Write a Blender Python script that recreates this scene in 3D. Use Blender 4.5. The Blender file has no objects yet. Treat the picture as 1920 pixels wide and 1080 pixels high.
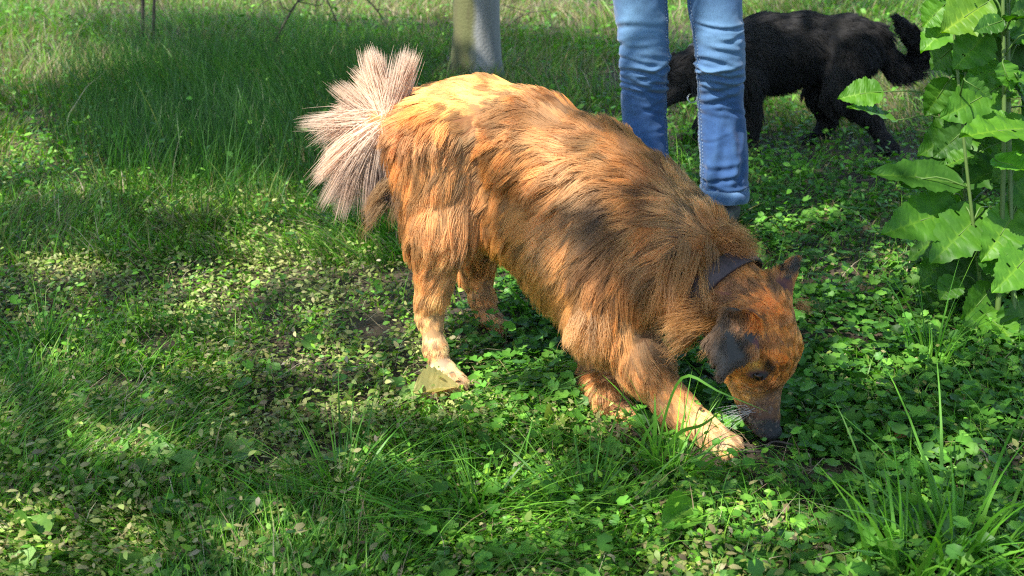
import bpy, math
import numpy as np
from mathutils import Matrix, Vector, kdtree

rng = np.random.default_rng(7)
SC = bpy.context.scene
COL = SC.collection
SKIP = set()

# ------------------------------------------------------------------ camera
CAM_H, PITCH, FPX = 0.92, math.radians(19.8), 2000.0
cam_d = bpy.data.cameras.new('camera')
cam = bpy.data.objects.new('camera', cam_d)
COL.objects.link(cam)
cam.location = (0, 0, CAM_H)
cam.rotation_euler = (math.radians(90) - PITCH, 0, 0)
cam_d.sensor_width = 36.0
cam_d.lens = 36.0 * FPX / 1920.0
cam_d.clip_start = 0.05
cam_d.clip_end = 2000
cam_d.dof.use_dof = True
cam_d.dof.focus_distance = 2.0
cam_d.dof.aperture_fstop = 7.1
SC.camera = cam

# ------------------------------------------------------------------ sky, sun, exposure
SUN_EL, SUN_AZ = math.radians(56), math.radians(233)      # azimuth from +Y clockwise: behind the camera, left
SUNV = np.array([math.sin(SUN_AZ) * math.cos(SUN_EL), math.cos(SUN_AZ) * math.cos(SUN_EL), math.sin(SUN_EL)])
world = bpy.data.worlds.new('World')
SC.world = world
world.use_nodes = True
wn = world.node_tree.nodes
sky = wn.new('ShaderNodeTexSky')
sky.sky_type = 'NISHITA'
sky.sun_disc = False
sky.sun_elevation = SUN_EL
sky.sun_rotation = SUN_AZ
wn['Background'].inputs['Strength'].default_value = 0.15
world.node_tree.links.new(sky.outputs['Color'], wn['Background'].inputs['Color'])
sun_d = bpy.data.lights.new('sun', 'SUN')
sun_d.energy = 4.5
sun_d.angle = math.radians(0.55)
sun_d.color = (1.0, 0.95, 0.86)
sun = bpy.data.objects.new('sun', sun_d)
COL.objects.link(sun)
sun.rotation_euler = Vector(-SUNV).to_track_quat('-Z', 'Y').to_euler()
SC.view_settings.view_transform = 'Standard'
SC.view_settings.look = 'None'
SC.view_settings.exposure = 1.45
SC.view_settings.gamma = 1.0
SC.render.engine = 'CYCLES'
SC.cycles.max_bounces = 8
SC.cycles.diffuse_bounces = 4
SC.cycles.glossy_bounces = 3
SC.cycles.transmission_bounces = 5
SC.cycles.transparent_max_bounces = 6
SC.cycles.use_denoising = False
SC.cycles.use_adaptive_sampling = False
SC.cycles.pixel_filter_type = 'BLACKMAN_HARRIS'
SC.cycles.filter_width = 1.2
SC.cycles.denoiser = 'OPENIMAGEDENOISE'
SC.cycles.denoising_input_passes = 'RGB_ALBEDO_NORMAL'
SC.cycles.denoising_prefilter = 'ACCURATE'
SC.cycles.sample_clamp_indirect = 6.0
SC.cycles_curves.shape = 'RIBBONS'
SC.cycles_curves.subdivisions = 2

# ------------------------------------------------------------------ picture <-> place
cp, sp = math.cos(PITCH), math.sin(PITCH)
RV = np.array([1.0, 0, 0])
UV = np.array([0, sp, cp])
FV = np.array([0, cp, -sp])
TV = -FV
CAMP = np.array([0, 0, CAM_H])


def ray(px, py):
    return RV * ((px - 960) / FPX) + UV * ((540 - py) / FPX) + FV


def W(px, py, y):
    d = ray(px, py)
    return CAMP + d * (y / d[1])


def G(px, py, z=0.0):
    d = ray(px, py)
    return CAMP + d * ((z - CAM_H) / d[2])


def project(p):
    q = p - CAMP
    zc = q @ FV
    zc = np.maximum(zc, 1e-3)
    return 960 + FPX * (q @ RV) / zc, 540 - FPX * (q @ UV) / zc, zc


def nrm(v):
    v = np.asarray(v, float)
    return v / (np.linalg.norm(v, axis=-1, keepdims=True) + 1e-9)


# ------------------------------------------------------------------ noise
def _hash(ix, iy, iz, seed):
    h = (ix * 374761393 + iy * 668265263 + iz * 2147483647 + seed * 974711) & 0x7fffffff
    h = ((h ^ (h >> 13)) * 1274126177) & 0x7fffffff
    return ((h ^ (h >> 16)) & 0xffff) / 65535.0


def vnoise(p, s, seed=0):
    q = np.asarray(p, float) * s + 1000.0
    i = np.floor(q).astype(np.int64)
    f = q - i
    f = f * f * (3 - 2 * f)
    r = 0
    for dx in (0, 1):
        for dy in (0, 1):
            for dz in (0, 1):
                w = (f[..., 0] if dx else 1 - f[..., 0]) * (f[..., 1] if dy else 1 - f[..., 1]) * (f[..., 2] if dz else 1 - f[..., 2])
                r = r + w * _hash(i[..., 0] + dx, i[..., 1] + dy, i[..., 2] + dz, seed)
    return r


def fbm(p, s, seed=0, o=3):
    a, t, r = 1.0, 0.0, 0.0
    for k in range(o):
        r = r + a * vnoise(p, s * 2 ** k, seed + k)
        t += a
        a *= 0.5
    return r / t


def v2(x, y):
    return np.stack([x, y, np.zeros_like(x)], -1)


def ground_z(x, y):
    p = v2(np.asarray(x, float), np.asarray(y, float))
    fade = np.clip((np.hypot(p[..., 0], p[..., 1] - 3) - 2.5) / 3, 0, 1)
    return (fbm(p, 3.0, 5, 3) - 0.5) * 0.035 + (fbm(p, 0.45, 9, 2) - 0.5) * 0.25 * fade


# ------------------------------------------------------------------ materials
MATS = {}


def mat(name, build):
    if name in MATS:
        return MATS[name]
    m = bpy.data.materials.new(name)
    m.use_nodes = True
    nt = m.node_tree
    nt.nodes.clear()
    out = nt.nodes.new('ShaderNodeOutputMaterial')
    build(nt, out)
    MATS[name] = m
    return m


def N(nt, t, **kw):
    n = nt.nodes.new(t)
    for k, v in kw.items():
        if k in n.inputs:
            n.inputs[k].default_value = v
        else:
            setattr(n, k, v)
    return n


def ramp(nt, stops, fac):
    r = nt.nodes.new('ShaderNodeValToRGB')
    while len(r.color_ramp.elements) < len(stops):
        r.color_ramp.elements.new(0.5)
    for e, (p, c) in zip(r.color_ramp.elements, stops):
        e.position = p
        e.color = (*c, 1)
    nt.links.new(fac, r.inputs['Fac'])
    return r.outputs['Color']


def leaf_mat(name, transl=0.45, rough=0.5, attr='Col', spec=0.35):
    def b(nt, out):
        a = N(nt, 'ShaderNodeAttribute', attribute_name=attr)
        p = N(nt, 'ShaderNodeBsdfPrincipled', Roughness=rough)
        p.inputs['Specular IOR Level'].default_value = spec
        t = N(nt, 'ShaderNodeBsdfTranslucent')
        g = N(nt, 'ShaderNodeHueSaturation', Saturation=1.1, Value=1.25)
        mx = N(nt, 'ShaderNodeMixShader', Fac=transl)
        L = nt.links.new
        L(a.outputs['Color'], p.inputs['Base Color'])
        L(a.outputs['Color'], g.inputs['Color'])
        L(g.outputs['Color'], t.inputs['Color'])
        L(p.outputs[0], mx.inputs[1])
        L(t.outputs[0], mx.inputs[2])
        L(mx.outputs[0], out.inputs['Surface'])
    return mat(name, b)


def fur_mat(name, sheen=0.06, rough=0.3, silk=0.22):
    def b(nt, out):
        L = nt.links.new
        a = N(nt, 'ShaderNodeAttribute', attribute_name='Col')
        d = N(nt, 'ShaderNodeBsdfDiffuse')
        t = N(nt, 'ShaderNodeBsdfTranslucent')
        h = N(nt, 'ShaderNodeBsdfHair', component='Reflection')
        h.inputs['Color'].default_value = (1.0, 0.93, 0.85, 1)
        h.inputs['RoughnessU'].default_value = rough
        h.inputs['RoughnessV'].default_value = 0.8
        L(a.outputs['Color'], d.inputs['Color'])
        L(a.outputs['Color'], t.inputs['Color'])
        m1 = N(nt, 'ShaderNodeMixShader', Fac=0.35)
        m2 = N(nt, 'ShaderNodeMixShader', Fac=sheen)
        L(d.outputs[0], m1.inputs[1])
        L(t.outputs[0], m1.inputs[2])
        L(m1.outputs[0], m2.inputs[1])
        L(h.outputs[0], m2.inputs[2])
        k = N(nt, 'ShaderNodeBsdfHairPrincipled', model='CHIANG', parametrization='COLOR')
        k.inputs['Roughness'].default_value = 0.4
        k.inputs['Radial Roughness'].default_value = 0.7
        k.inputs['IOR'].default_value = 1.4
        L(a.outputs['Color'], k.inputs['Color'])
        m3 = N(nt, 'ShaderNodeMixShader', Fac=silk)
        L(m2.outputs[0], m3.inputs[1])
        L(k.outputs[0], m3.inputs[2])
        L(m3.outputs[0], out.inputs['Surface'])
    return mat(name, b)


def attr_mat(name, rough=0.8, spec=0.2):
    def b(nt, out):
        a = N(nt, 'ShaderNodeAttribute', attribute_name='Col')
        p = N(nt, 'ShaderNodeBsdfPrincipled', Roughness=rough)
        p.inputs['Specular IOR Level'].default_value = spec
        nt.links.new(a.outputs['Color'], p.inputs['Base Color'])
        nt.links.new(p.outputs[0], out.inputs['Surface'])
    return mat(name, b)


def plain_mat(name, c, rough=0.5, metal=0.0, nscale=0, namp=0.3, bump=0.0, coat=0.0):
    def b(nt, out):
        p = N(nt, 'ShaderNodeBsdfPrincipled', Roughness=rough, Metallic=metal)
        p.inputs['Base Color'].default_value = (*c, 1)
        p.inputs['Coat Weight'].default_value = coat
        if nscale:
            tc = N(nt, 'ShaderNodeTexCoord')
            no = N(nt, 'ShaderNodeTexNoise', Scale=nscale, Detail=5.0)
            nt.links.new(tc.outputs['Object'], no.inputs['Vector'])
            c0 = tuple(x * (1 - namp) for x in c)
            c1 = tuple(min(1, x * (1 + namp)) for x in c)
            nt.links.new(ramp(nt, [(0.3, c0), (0.7, c1)], no.outputs['Fac']), p.inputs['Base Color'])
            if bump:
                bp = N(nt, 'ShaderNodeBump', Strength=bump, Distance=0.01)
                nt.links.new(no.outputs['Fac'], bp.inputs['Height'])
                nt.links.new(bp.outputs[0], p.inputs['Normal'])
        nt.links.new(p.outputs[0], out.inputs['Surface'])
    return mat(name, b)


# ------------------------------------------------------------------ object helpers
def tag(o, label=None, cat=None, group=None, kind=None):
    for k, v in (('label', label), ('category', cat), ('group', group), ('kind', kind)):
        if v:
            o[k] = v
    return o


def empty(name, loc, label=None, cat=None, group=None):
    o = bpy.data.objects.new(name, None)
    o.empty_display_size = 0.05
    o.location = tuple(loc)
    COL.objects.link(o)
    return tag(o, label, cat, group)


def world_loc(o):
    v = o.location.copy()
    if o.parent is not None:
        v += o.matrix_parent_inverse.translation + world_loc(o.parent)
    return v


def attach(o, parent):
    if parent is not None:
        o.parent = parent
        loc = world_loc(parent)
        o.matrix_parent_inverse = Matrix.Translation(-loc)
    return o


def mesh_from(name, V, F, cols=None, material=None, parent=None, smooth=True, attrs=None):
    """V (n,3); F: (m,3) or (m,4) array or a list of arrays of either."""
    me = bpy.data.meshes.new(name)
    Fs = F if isinstance(F, list) else [F]
    V = np.ascontiguousarray(V, np.float32)
    me.vertices.add(len(V))
    me.vertices.foreach_set('co', V.ravel())
    loops = np.concatenate([np.asarray(f, np.int32).ravel() for f in Fs])
    tot = np.concatenate([np.full(len(f), np.asarray(f).shape[1], np.int32) for f in Fs])
    me.loops.add(len(loops))
    me.loops.foreach_set('vertex_index', loops)
    me.polygons.add(len(tot))
    me.polygons.foreach_set('loop_start', np.concatenate([[0], np.cumsum(tot)[:-1]]).astype(np.int32))
    me.polygons.foreach_set('use_smooth', np.full(len(tot), bool(smooth)))
    if cols is not None:
        a = me.attributes.new('Col', 'FLOAT_COLOR', 'POINT')
        c4 = np.ones((len(V), 4), np.float32)
        c4[:, :3] = cols
        a.data.foreach_set('color', c4.ravel())
    for k, val in (attrs or {}).items():
        a = me.attributes.new(k, 'FLOAT', 'POINT')
        a.data.foreach_set('value', np.ascontiguousarray(val, np.float32))
    me.update(calc_edges=True)
    me.validate()
    o = bpy.data.objects.new(name, me)
    COL.objects.link(o)
    if material:
        me.materials.append(material)
    return attach(o, parent)


def tube(pts, radii, n=8, cap=True):
    pts = np.asarray(pts, float)
    radii = np.broadcast_to(np.asarray(radii, float), (len(pts),))
    V, prev = [], None
    tans = nrm(np.gradient(pts, axis=0))
    a = np.linspace(0, 2 * math.pi, n, endpoint=False)
    for p, t, r in zip(pts, tans, radii):
        ref = prev if prev is not None else (np.array([0, 0, 1.0]) if abs(t[2]) < 0.9 else np.array([1.0, 0, 0]))
        u = nrm(ref - t * (ref @ t))
        v = np.cross(t, u)
        prev = u
        V.append(p + r * (np.cos(a)[:, None] * u + np.sin(a)[:, None] * v))
    m = len(pts)
    V = np.concatenate(V)
    i = np.arange(m - 1)[:, None] * n
    j = np.arange(n)[None]
    k = (j + 1) % n
    F = np.stack([i + j, i + k, i + n + k, i + n + j], -1).reshape(-1, 4)
    Fs = [F]
    if cap:
        V = np.concatenate([V, pts[:1], pts[-1:]])
        j = np.arange(n)
        k = (j + 1) % n
        Fs.append(np.concatenate([np.stack([k, j, np.full(n, m * n)], -1),
                                  np.stack([j + (m - 1) * n, k + (m - 1) * n, np.full(n, m * n + 1)], -1)]))
    return V, Fs


def spline(pts, n):
    """Catmull-Rom through pts (k,d) -> n samples."""
    P = np.asarray(pts, float)
    P = np.concatenate([2 * P[:1] - P[1:2], P, 2 * P[-1:] - P[-2:-1]])
    t = np.linspace(0, len(P) - 3 - 1e-6, n)
    i = t.astype(int)
    f = (t - i)[:, None]
    a, b, c, d = P[i], P[i + 1], P[i + 2], P[i + 3]
    return 0.5 * (2 * b + (c - a) * f + (2 * a - 5 * b + 4 * c - d) * f ** 2 + (3 * b - a - 3 * c + d) * f ** 3)


# ------------------------------------------------------------------ solid bodies from blended shapes
class Body:
    """Blend of tapered capsules, ellipsoids and thick triangles; each shape also carries the lie of the coat."""

    def __init__(self):
        self.p = []

    def cone(self, a, b, ra, rb, k=0.03, **fur):
        self.p.append(('c', np.asarray(a, float), np.asarray(b, float), ra, rb, k, fur))

    def chain(self, pts, k=0.03, **fur):
        for (a, ra), (b, rb) in zip(pts[:-1], pts[1:]):
            self.cone(a, b, ra, rb, k, **fur)

    def ell(self, c, axes, radii, k=0.03, **fur):
        self.p.append(('e', np.asarray(c, float), np.asarray(axes, float), np.asarray(radii, float), None, k, fur))

    def tri(self, a, b, c, r, k=0.012, **fur):
        self.p.append(('t', np.asarray(a, float), np.asarray(b, float), np.asarray(c, float), r, k, fur))

    def cut(self, c, r, k=0.006):
        self.p.append(('s', np.asarray(c, float), r, None, None, k, None))

    @staticmethod
    def dist(q, x):
        t = q[0]
        if t == 'c':
            a, b, ra, rb = q[1:5]
            ab = b - a
            h = np.clip(((x - a) @ ab) / (ab @ ab + 1e-12), 0, 1)
            return np.linalg.norm(x - a - h[..., None] * ab, axis=-1) - (ra + (rb - ra) * h)
        if t == 'e':
            c, ax, r = q[1:4]
            l = (x - c) @ ax.T
            k0 = np.linalg.norm(l / r, axis=-1)
            k1 = np.linalg.norm(l / (r * r), axis=-1) + 1e-9
            return k0 * (k0 - 1) / k1
        if t == 't':
            a, b, c, r = q[1:5]
            ba, cb, ac = b - a, c - b, a - c
            n = np.cross(ba, ac)
            pa, pb, pc = x - a, x - b, x - c

            def edge(e, p):
                h = np.clip((p @ e) / (e @ e), 0, 1)
                d = e * h[..., None] - p
                return (d * d).sum(-1)
            ins = (np.sign(pa @ np.cross(ba, n)) + np.sign(pb @ np.cross(cb, n)) + np.sign(pc @ np.cross(ac, n))) < 2
            de = np.minimum(np.minimum(edge(ba, pa), edge(cb, pb)), edge(ac, pc))
            dn = (pa @ n) ** 2 / (n @ n)
            return np.sqrt(np.where(ins, de, dn)) - r
        c, r = q[1:3]
        return np.linalg.norm(x - c, axis=-1) - r

    def bounds(self, q, m):
        if q[0] == 'c':
            r = max(q[3], q[4])
            pts = np.array([q[1], q[2]])
        elif q[0] == 'e':
            r = q[3].max()
            pts = q[1][None]
        elif q[0] == 't':
            r = q[4]
            pts = np.array(q[1:4])
        else:
            r = q[2]
            pts = q[1][None]
        return pts.min(0) - r - m, pts.max(0) + r + m

    def field(self, x):
        d = np.full(x.shape[:-1], 9.0)
        for q in self.p:
            e = self.dist(q, x)
            d = self.mix(d, e, q[5], q[0] == 's')
        return d

    @staticmethod
    def mix(d, e, k, sub=False):
        if sub:
            h = np.clip(0.5 - 0.5 * (d + e) / k, 0, 1)
            return d + (-e - d) * h + k * h * (1 - h)
        h = np.clip(0.5 + 0.5 * (e - d) / k, 0, 1)
        return e + (d - e) * h - k * h * (1 - h)

    def hit(self, px, py, s0=0.8, s1=6.0):
        d = nrm(ray(px, py))
        s = s0
        for _ in range(120):
            v = float(self.field((CAMP + d * s)[None])[0])
            if v < 0.0006:
                return CAMP + d * s
            s += max(v * 0.8, 0.0004)
            if s > s1:
                return None
        return CAMP + d * s

    def surface(self, h, disp=None):
        lo = np.min([self.bounds(q, 0.03)[0] for q in self.p if q[0] != 's'], axis=0)
        hi = np.max([self.bounds(q, 0.03)[1] for q in self.p if q[0] != 's'], axis=0)
        n = np.ceil((hi - lo) / h).astype(int) + 1
        g = [lo[i] + np.arange(n[i]) * h for i in range(3)]
        D = np.full(n, 0.2)
        for q in self.p:
            a, b = self.bounds(q, 0.03 + q[5])
            i0 = np.maximum(((a - lo) / h).astype(int), 0)
            i1 = np.minimum(((b - lo) / h).astype(int) + 2, n)
            sl = tuple(slice(i0[i], i1[i]) for i in range(3))
            X = np.stack(np.meshgrid(*[g[i][sl[i]] for i in range(3)], indexing='ij'), -1)
            D[sl] = self.mix(D[sl], self.dist(q, X), q[5], q[0] == 's')
        return surface_nets(D, lo, h)


def surface_nets(D, lo, h):
    n = np.array(D.shape)
    c = n - 1
    acc = np.zeros((*c, 3))
    cnt = np.zeros(c)
    offs = [(a, b, d) for a in (0, 1) for b in (0, 1) for d in (0, 1)]

    def corner(o):
        return D[o[0]:o[0] + c[0], o[1]:o[1] + c[1], o[2]:o[2] + c[2]]
    mn = np.minimum.reduce([corner(o) for o in offs])
    mx = np.maximum.reduce([corner(o) for o in offs])
    act = np.argwhere((mn < 0) & (mx >= 0))
    vals = {o: D[act[:, 0] + o[0], act[:, 1] + o[1], act[:, 2] + o[2]] for o in offs}
    A = np.zeros((len(act), 3))
    K = np.zeros(len(act))
    for o in offs:
        for ax in range(3):
            if o[ax]:
                continue
            o2 = list(o)
            o2[ax] = 1
            u, v = vals[o], vals[tuple(o2)]
            cr = (u < 0) != (v < 0)
            t = np.where(cr, u / np.where(cr, u - v, 1), 0)
            p = np.tile(np.array(o, float), (len(act), 1))
            p[:, ax] += t
            A[cr] += p[cr]
            K[cr] += 1
    V = lo + h * (act + A / K[:, None])
    idx = np.full(c, -1, np.int32)
    idx[act[:, 0], act[:, 1], act[:, 2]] = np.arange(len(act))
    Fs = []
    for ax in range(3):
        b, d = (ax + 1) % 3, (ax + 2) % 3
        s0 = [slice(1, -1)] * 3
        s0[ax] = slice(0, -1)
        s1 = list(s0)
        s1[ax] = slice(1, None)
        u, v = D[tuple(s0)], D[tuple(s1)]
        for flip in (False, True):
            e = np.argwhere(((u < 0) & (v >= 0)) if not flip else ((u >= 0) & (v < 0)))
            if not len(e):
                continue
            p = e.copy()
            p[:, b] += 1
            p[:, d] += 1

            def at(db, dd):
                q = p.copy()
                q[:, b] += db
                q[:, d] += dd
                return idx[q[:, 0], q[:, 1], q[:, 2]]
            quad = np.stack([at(-1, -1), at(0, -1), at(0, 0), at(-1, 0)], -1)
            if flip:
                quad = quad[:, ::-1]
            Fs.append(quad)
    F = np.concatenate(Fs)
    F = F[(F >= 0).all(1)]
    return V, F


def tri_geom(V, F):
    T = np.concatenate([F[:, [0, 1, 2]], F[:, [0, 2, 3]]])
    a, b, c = V[T[:, 0]], V[T[:, 1]], V[T[:, 2]]
    n = np.cross(b - a, c - a)
    ar = np.linalg.norm(n, axis=1)
    return a, b, c, n / (ar[:, None] + 1e-12), ar * 0.5


def vert_normals(V, F):
    n = np.cross(V[F[:, 2]] - V[F[:, 0]], V[F[:, 3]] - V[F[:, 1]])
    vn = np.zeros_like(V)
    for i in range(4):
        np.add.at(vn, F[:, i], n)
    return nrm(vn)


# ------------------------------------------------------------------ fur
def hair_object(name, P, radius, cols, material, parent):
    """P (n,m,3) points; radius (n,m); cols (n,m,3)."""
    n, m = P.shape[:2]
    hc = bpy.data.hair_curves.new(name)
    hc.add_curves([m] * n)
    hc.attributes['position'].data.foreach_set('vector', np.ascontiguousarray(P, np.float32).ravel())
    ra = hc.attributes.get('radius') or hc.attributes.new('radius', 'FLOAT', 'POINT')
    ra.data.foreach_set('value', np.ascontiguousarray(radius, np.float32).ravel())
    ca = hc.attributes.new('Col', 'FLOAT_COLOR', 'POINT')
    c4 = np.ones((n, m, 4), np.float32)
    c4[..., :3] = np.clip(cols, 0.004, 0.95)
    ca.data.foreach_set('color', c4.ravel())
    hc.materials.append(material)
    o = bpy.data.objects.new(name, hc)
    COL.objects.link(o)
    return attach(o, parent)


def nearest(points, centres):
    kd = kdtree.KDTree(len(centres))
    for i, c in enumerate(centres):
        kd.insert(c, i)
    kd.balance()
    f = kd.find
    return np.fromiter((f(p)[1] for p in points), np.int64, len(points))


def grow(name, body, V, F, count, parent, material, width=0.00045, M=6, clump=0.6, per_clump=45, seed=1, paint=None,
         front_bias=3.0, wave=0.004, gravity=0.25, gain=1.0):
    r = np.random.default_rng(seed)
    a, b, c, n, ar = tri_geom(V, F)
    cen = (a + b + c) / 3
    facing = (n * nrm(CAMP - cen)).sum(1)
    prims = [q for q in body.p if q[6]]
    near_p = np.argmin(np.stack([body.dist(q, cen) for q in prims], 1), 1)
    pl = np.array([q[6].get('len', 0.04) for q in prims])[near_p]
    w = ar * np.where(facing > -0.15, front_bias, 1.0) * np.clip(0.05 / pl, 1, 3.2)
    t = r.choice(len(ar), count, p=w / w.sum())
    u, v = r.random((2, count))
    s = u + v > 1
    u[s], v[s] = 1 - u[s], 1 - v[s]
    root = a[t] + u[:, None] * (b[t] - a[t]) + v[:, None] * (c[t] - a[t])
    nor = n[t]
    vn = vert_normals(V, F)
    T = np.concatenate([F[:, [0, 1, 2]], F[:, [0, 2, 3]]])[t]
    nor = nrm(vn[T[:, 0]] * (1 - u - v)[:, None] + vn[T[:, 1]] * u[:, None] + vn[T[:, 2]] * v[:, None])
    # blend the shapes' coats
    prims = [q for q in body.p if q[6]]
    ds = np.stack([body.dist(q, root) for q in prims], 1)
    wt = np.exp(-np.maximum(ds - ds.min(1, keepdims=True), 0) / 0.018)
    wt /= wt.sum(1, keepdims=True)
    get = lambda k, dflt: wt @ np.array([q[6].get(k, dflt) for q in prims], float)
    dirs = get('dir', (0, 0, -1))
    length = get('len', 0.04)
    lift = get('lift', 0.25)
    base = get('col', (0.4, 0.2, 0.07))
    base2 = get('col2', (0.3, 0.13, 0.04))
    # sides hang
    side = 1 - np.abs(nor[:, 2])
    dirs = dirs + np.array([0, 0, -1.0]) * (get('hang', 0.0) * side)[:, None]
    nz = np.stack([fbm(root, 14, seed + 40 + i, 2) for i in range(3)], -1) - 0.5
    dirs = nrm(dirs) + nz * get('mess', 0.7)[:, None]
    tang = dirs - nor * (dirs * nor).sum(1, keepdims=True)
    tang = nrm(tang)
    length = length * (0.7 + 0.6 * r.random(count)) * (0.75 + 0.5 * vnoise(root, 22, seed + 60))
    if paint:
        base, base2, length, lift = paint(root, nor, base, base2, length, lift)
    lift = lift * (0.85 + 0.3 * r.random(count))
    d0 = nrm(tang + nor * lift[:, None])
    ts = np.linspace(0, 1, M)
    P = np.empty((count, M, 3))
    ph = (vnoise(root, 30, seed + 5) * 14 + r.random(count) * 0.7)
    perp = np.cross(nor, tang)
    wv = (wave * np.clip(length / 0.05, 0, 1.3))[:, None]
    drop = (gravity * length)[:, None] * np.array([0, 0, -1.0])
    drop = drop - nor * np.minimum((drop * nor).sum(1, keepdims=True), 0)
    for j, q in enumerate(ts):
        P[:, j] = root - nor * 0.001 + length[:, None] * (d0 * q) - nor * (length * lift * 0.42)[:, None] * q * q + drop * q * q \
            + perp * wv * (np.sin(ph + q * 3.5) - np.sin(ph))[:, None]
    # locks
    nc = max(count // per_clump, 10)
    ci = r.choice(count, nc, replace=False)
    k = nearest(root, root[ci])
    own = P - root[:, None]
    lock = P[ci][k] - root[ci][k][:, None]
    scale = (length / length[ci][k])[:, None, None]
    off = root - root[ci][k]
    cw = (clump * np.clip(length / 0.03, 0.15, 1.0) * (0.6 + 0.4 * r.random(count)))
    cw = np.where(r.random(count) < 0.14, cw * 0.15, cw)[:, None, None]
    tt = ts[None, :, None]
    P2 = root[:, None] + (own * (1 - cw) + lock * np.clip(scale, 0.3, 1.6) * cw) - off[:, None] * cw * 0.8 * tt ** 1.3
    # colour: streaks by lock, mottling, roots darkened to paint the shade between locks
    f = np.clip(fbm(root * np.array([1, 1, 0.8]), 13, seed + 80, 3) * 1.8 - 0.4 + (r.random(nc)[k] - 0.5) * 0.55 + (r.random(count) - 0.5) * 0.3, 0, 1)
    c0 = base * (1 - f[:, None]) + base2 * f[:, None]
    c0 = c0 * (0.45 + 1.0 * r.random((nc, 1))[k]) * (0.9 + 0.2 * r.random((count, 1)))
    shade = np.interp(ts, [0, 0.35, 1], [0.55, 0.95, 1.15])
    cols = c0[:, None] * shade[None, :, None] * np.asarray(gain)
    rad = width * (0.7 + 0.6 * r.random((count, 1))) * np.interp(ts, [0, 0.5, 1], [1, 0.8, 0.15])[None]
    return hair_object(name, P2, rad, cols, material, parent)

# ================================================================== ground
def soil(nt, out):
    L = nt.links.new
    tc = N(nt, 'ShaderNodeTexCoord')
    n1 = N(nt, 'ShaderNodeTexNoise', Scale=2.2, Detail=6.0)
    n2 = N(nt, 'ShaderNodeTexNoise', Scale=60.0, Detail=8.0, Roughness=0.7)
    vo = N(nt, 'ShaderNodeTexVoronoi', Scale=85.0)
    for n in (n1, n2, vo):
        L(tc.outputs['Object'], n.inputs['Vector'])
    c1 = ramp(nt, [(0.35, (0.035, 0.026, 0.018)), (0.52, (0.075, 0.055, 0.035)), (0.7, (0.045, 0.06, 0.02))], n1.outputs['Fac'])
    c2 = ramp(nt, [(0.3, (0.35, 0.35, 0.35)), (0.7, (1.5, 1.4, 1.25))], n2.outputs['Fac'])
    mx = N(nt, 'ShaderNodeMix', data_type='RGBA', blend_type='MULTIPLY')
    mx.inputs[0].default_value = 1.0
    L(c1, mx.inputs[6])
    L(c2, mx.inputs[7])
    p = N(nt, 'ShaderNodeBsdfPrincipled', Roughness=0.95)
    bp = N(nt, 'ShaderNodeBump', Strength=0.9, Distance=0.012)
    L(n2.outputs['Fac'], bp.inputs['Height'])
    L(bp.outputs[0], p.inputs['Normal'])
    L(mx.outputs[2], p.inputs['Base Color'])
    L(p.outputs[0], out.inputs['Surface'])


def make_ground():
    xs = np.concatenate([-np.geomspace(300, 6, 14), np.linspace(-5.5, 5.5, 150), np.geomspace(6, 300, 14)])
    ys = np.concatenate([-np.geomspace(300, 2, 12), np.linspace(-1.5, 12, 190), np.geomspace(12.5, 400, 16)])
    X, Y = np.meshgrid(xs, ys, indexing='ij')
    V = np.stack([X, Y, ground_z(X, Y)], -1).reshape(-1, 3)
    ny = len(ys)
    i, j = np.meshgrid(np.arange(len(xs) - 1), np.arange(ny - 1), indexing='ij')
    i, j = i.ravel(), j.ravel()
    F = np.stack([i * ny + j, (i + 1) * ny + j, (i + 1) * ny + j + 1, i * ny + j + 1], -1)
    tag(mesh_from('ground', V, F, None, mat('soil', soil)), 'dark woodland soil under the plants', None, None, 'structure')


make_ground()

# ================================================================== low plants
GREEN = 1.65 * np.array([1.05, 1.06, 0.7]) * np.array([(0.045, 0.13, 0.018), (0.06, 0.17, 0.022), (0.085, 0.20, 0.03), (0.035, 0.10, 0.02), (0.11, 0.22, 0.035)])
YELLOW = np.array([(0.20, 0.25, 0.05), (0.26, 0.27, 0.08), (0.16, 0.24, 0.04), (0.30, 0.27, 0.12)])
STRAW = np.array([(0.36, 0.29, 0.16), (0.28, 0.21, 0.11), (0.22, 0.16, 0.09), (0.42, 0.37, 0.24)])


def pick_cols(n, pal, r, var=0.25):
    return pal[r.integers(0, len(pal), n)] * r.uniform(1 - var, 1 + var, (n, 1))


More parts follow.
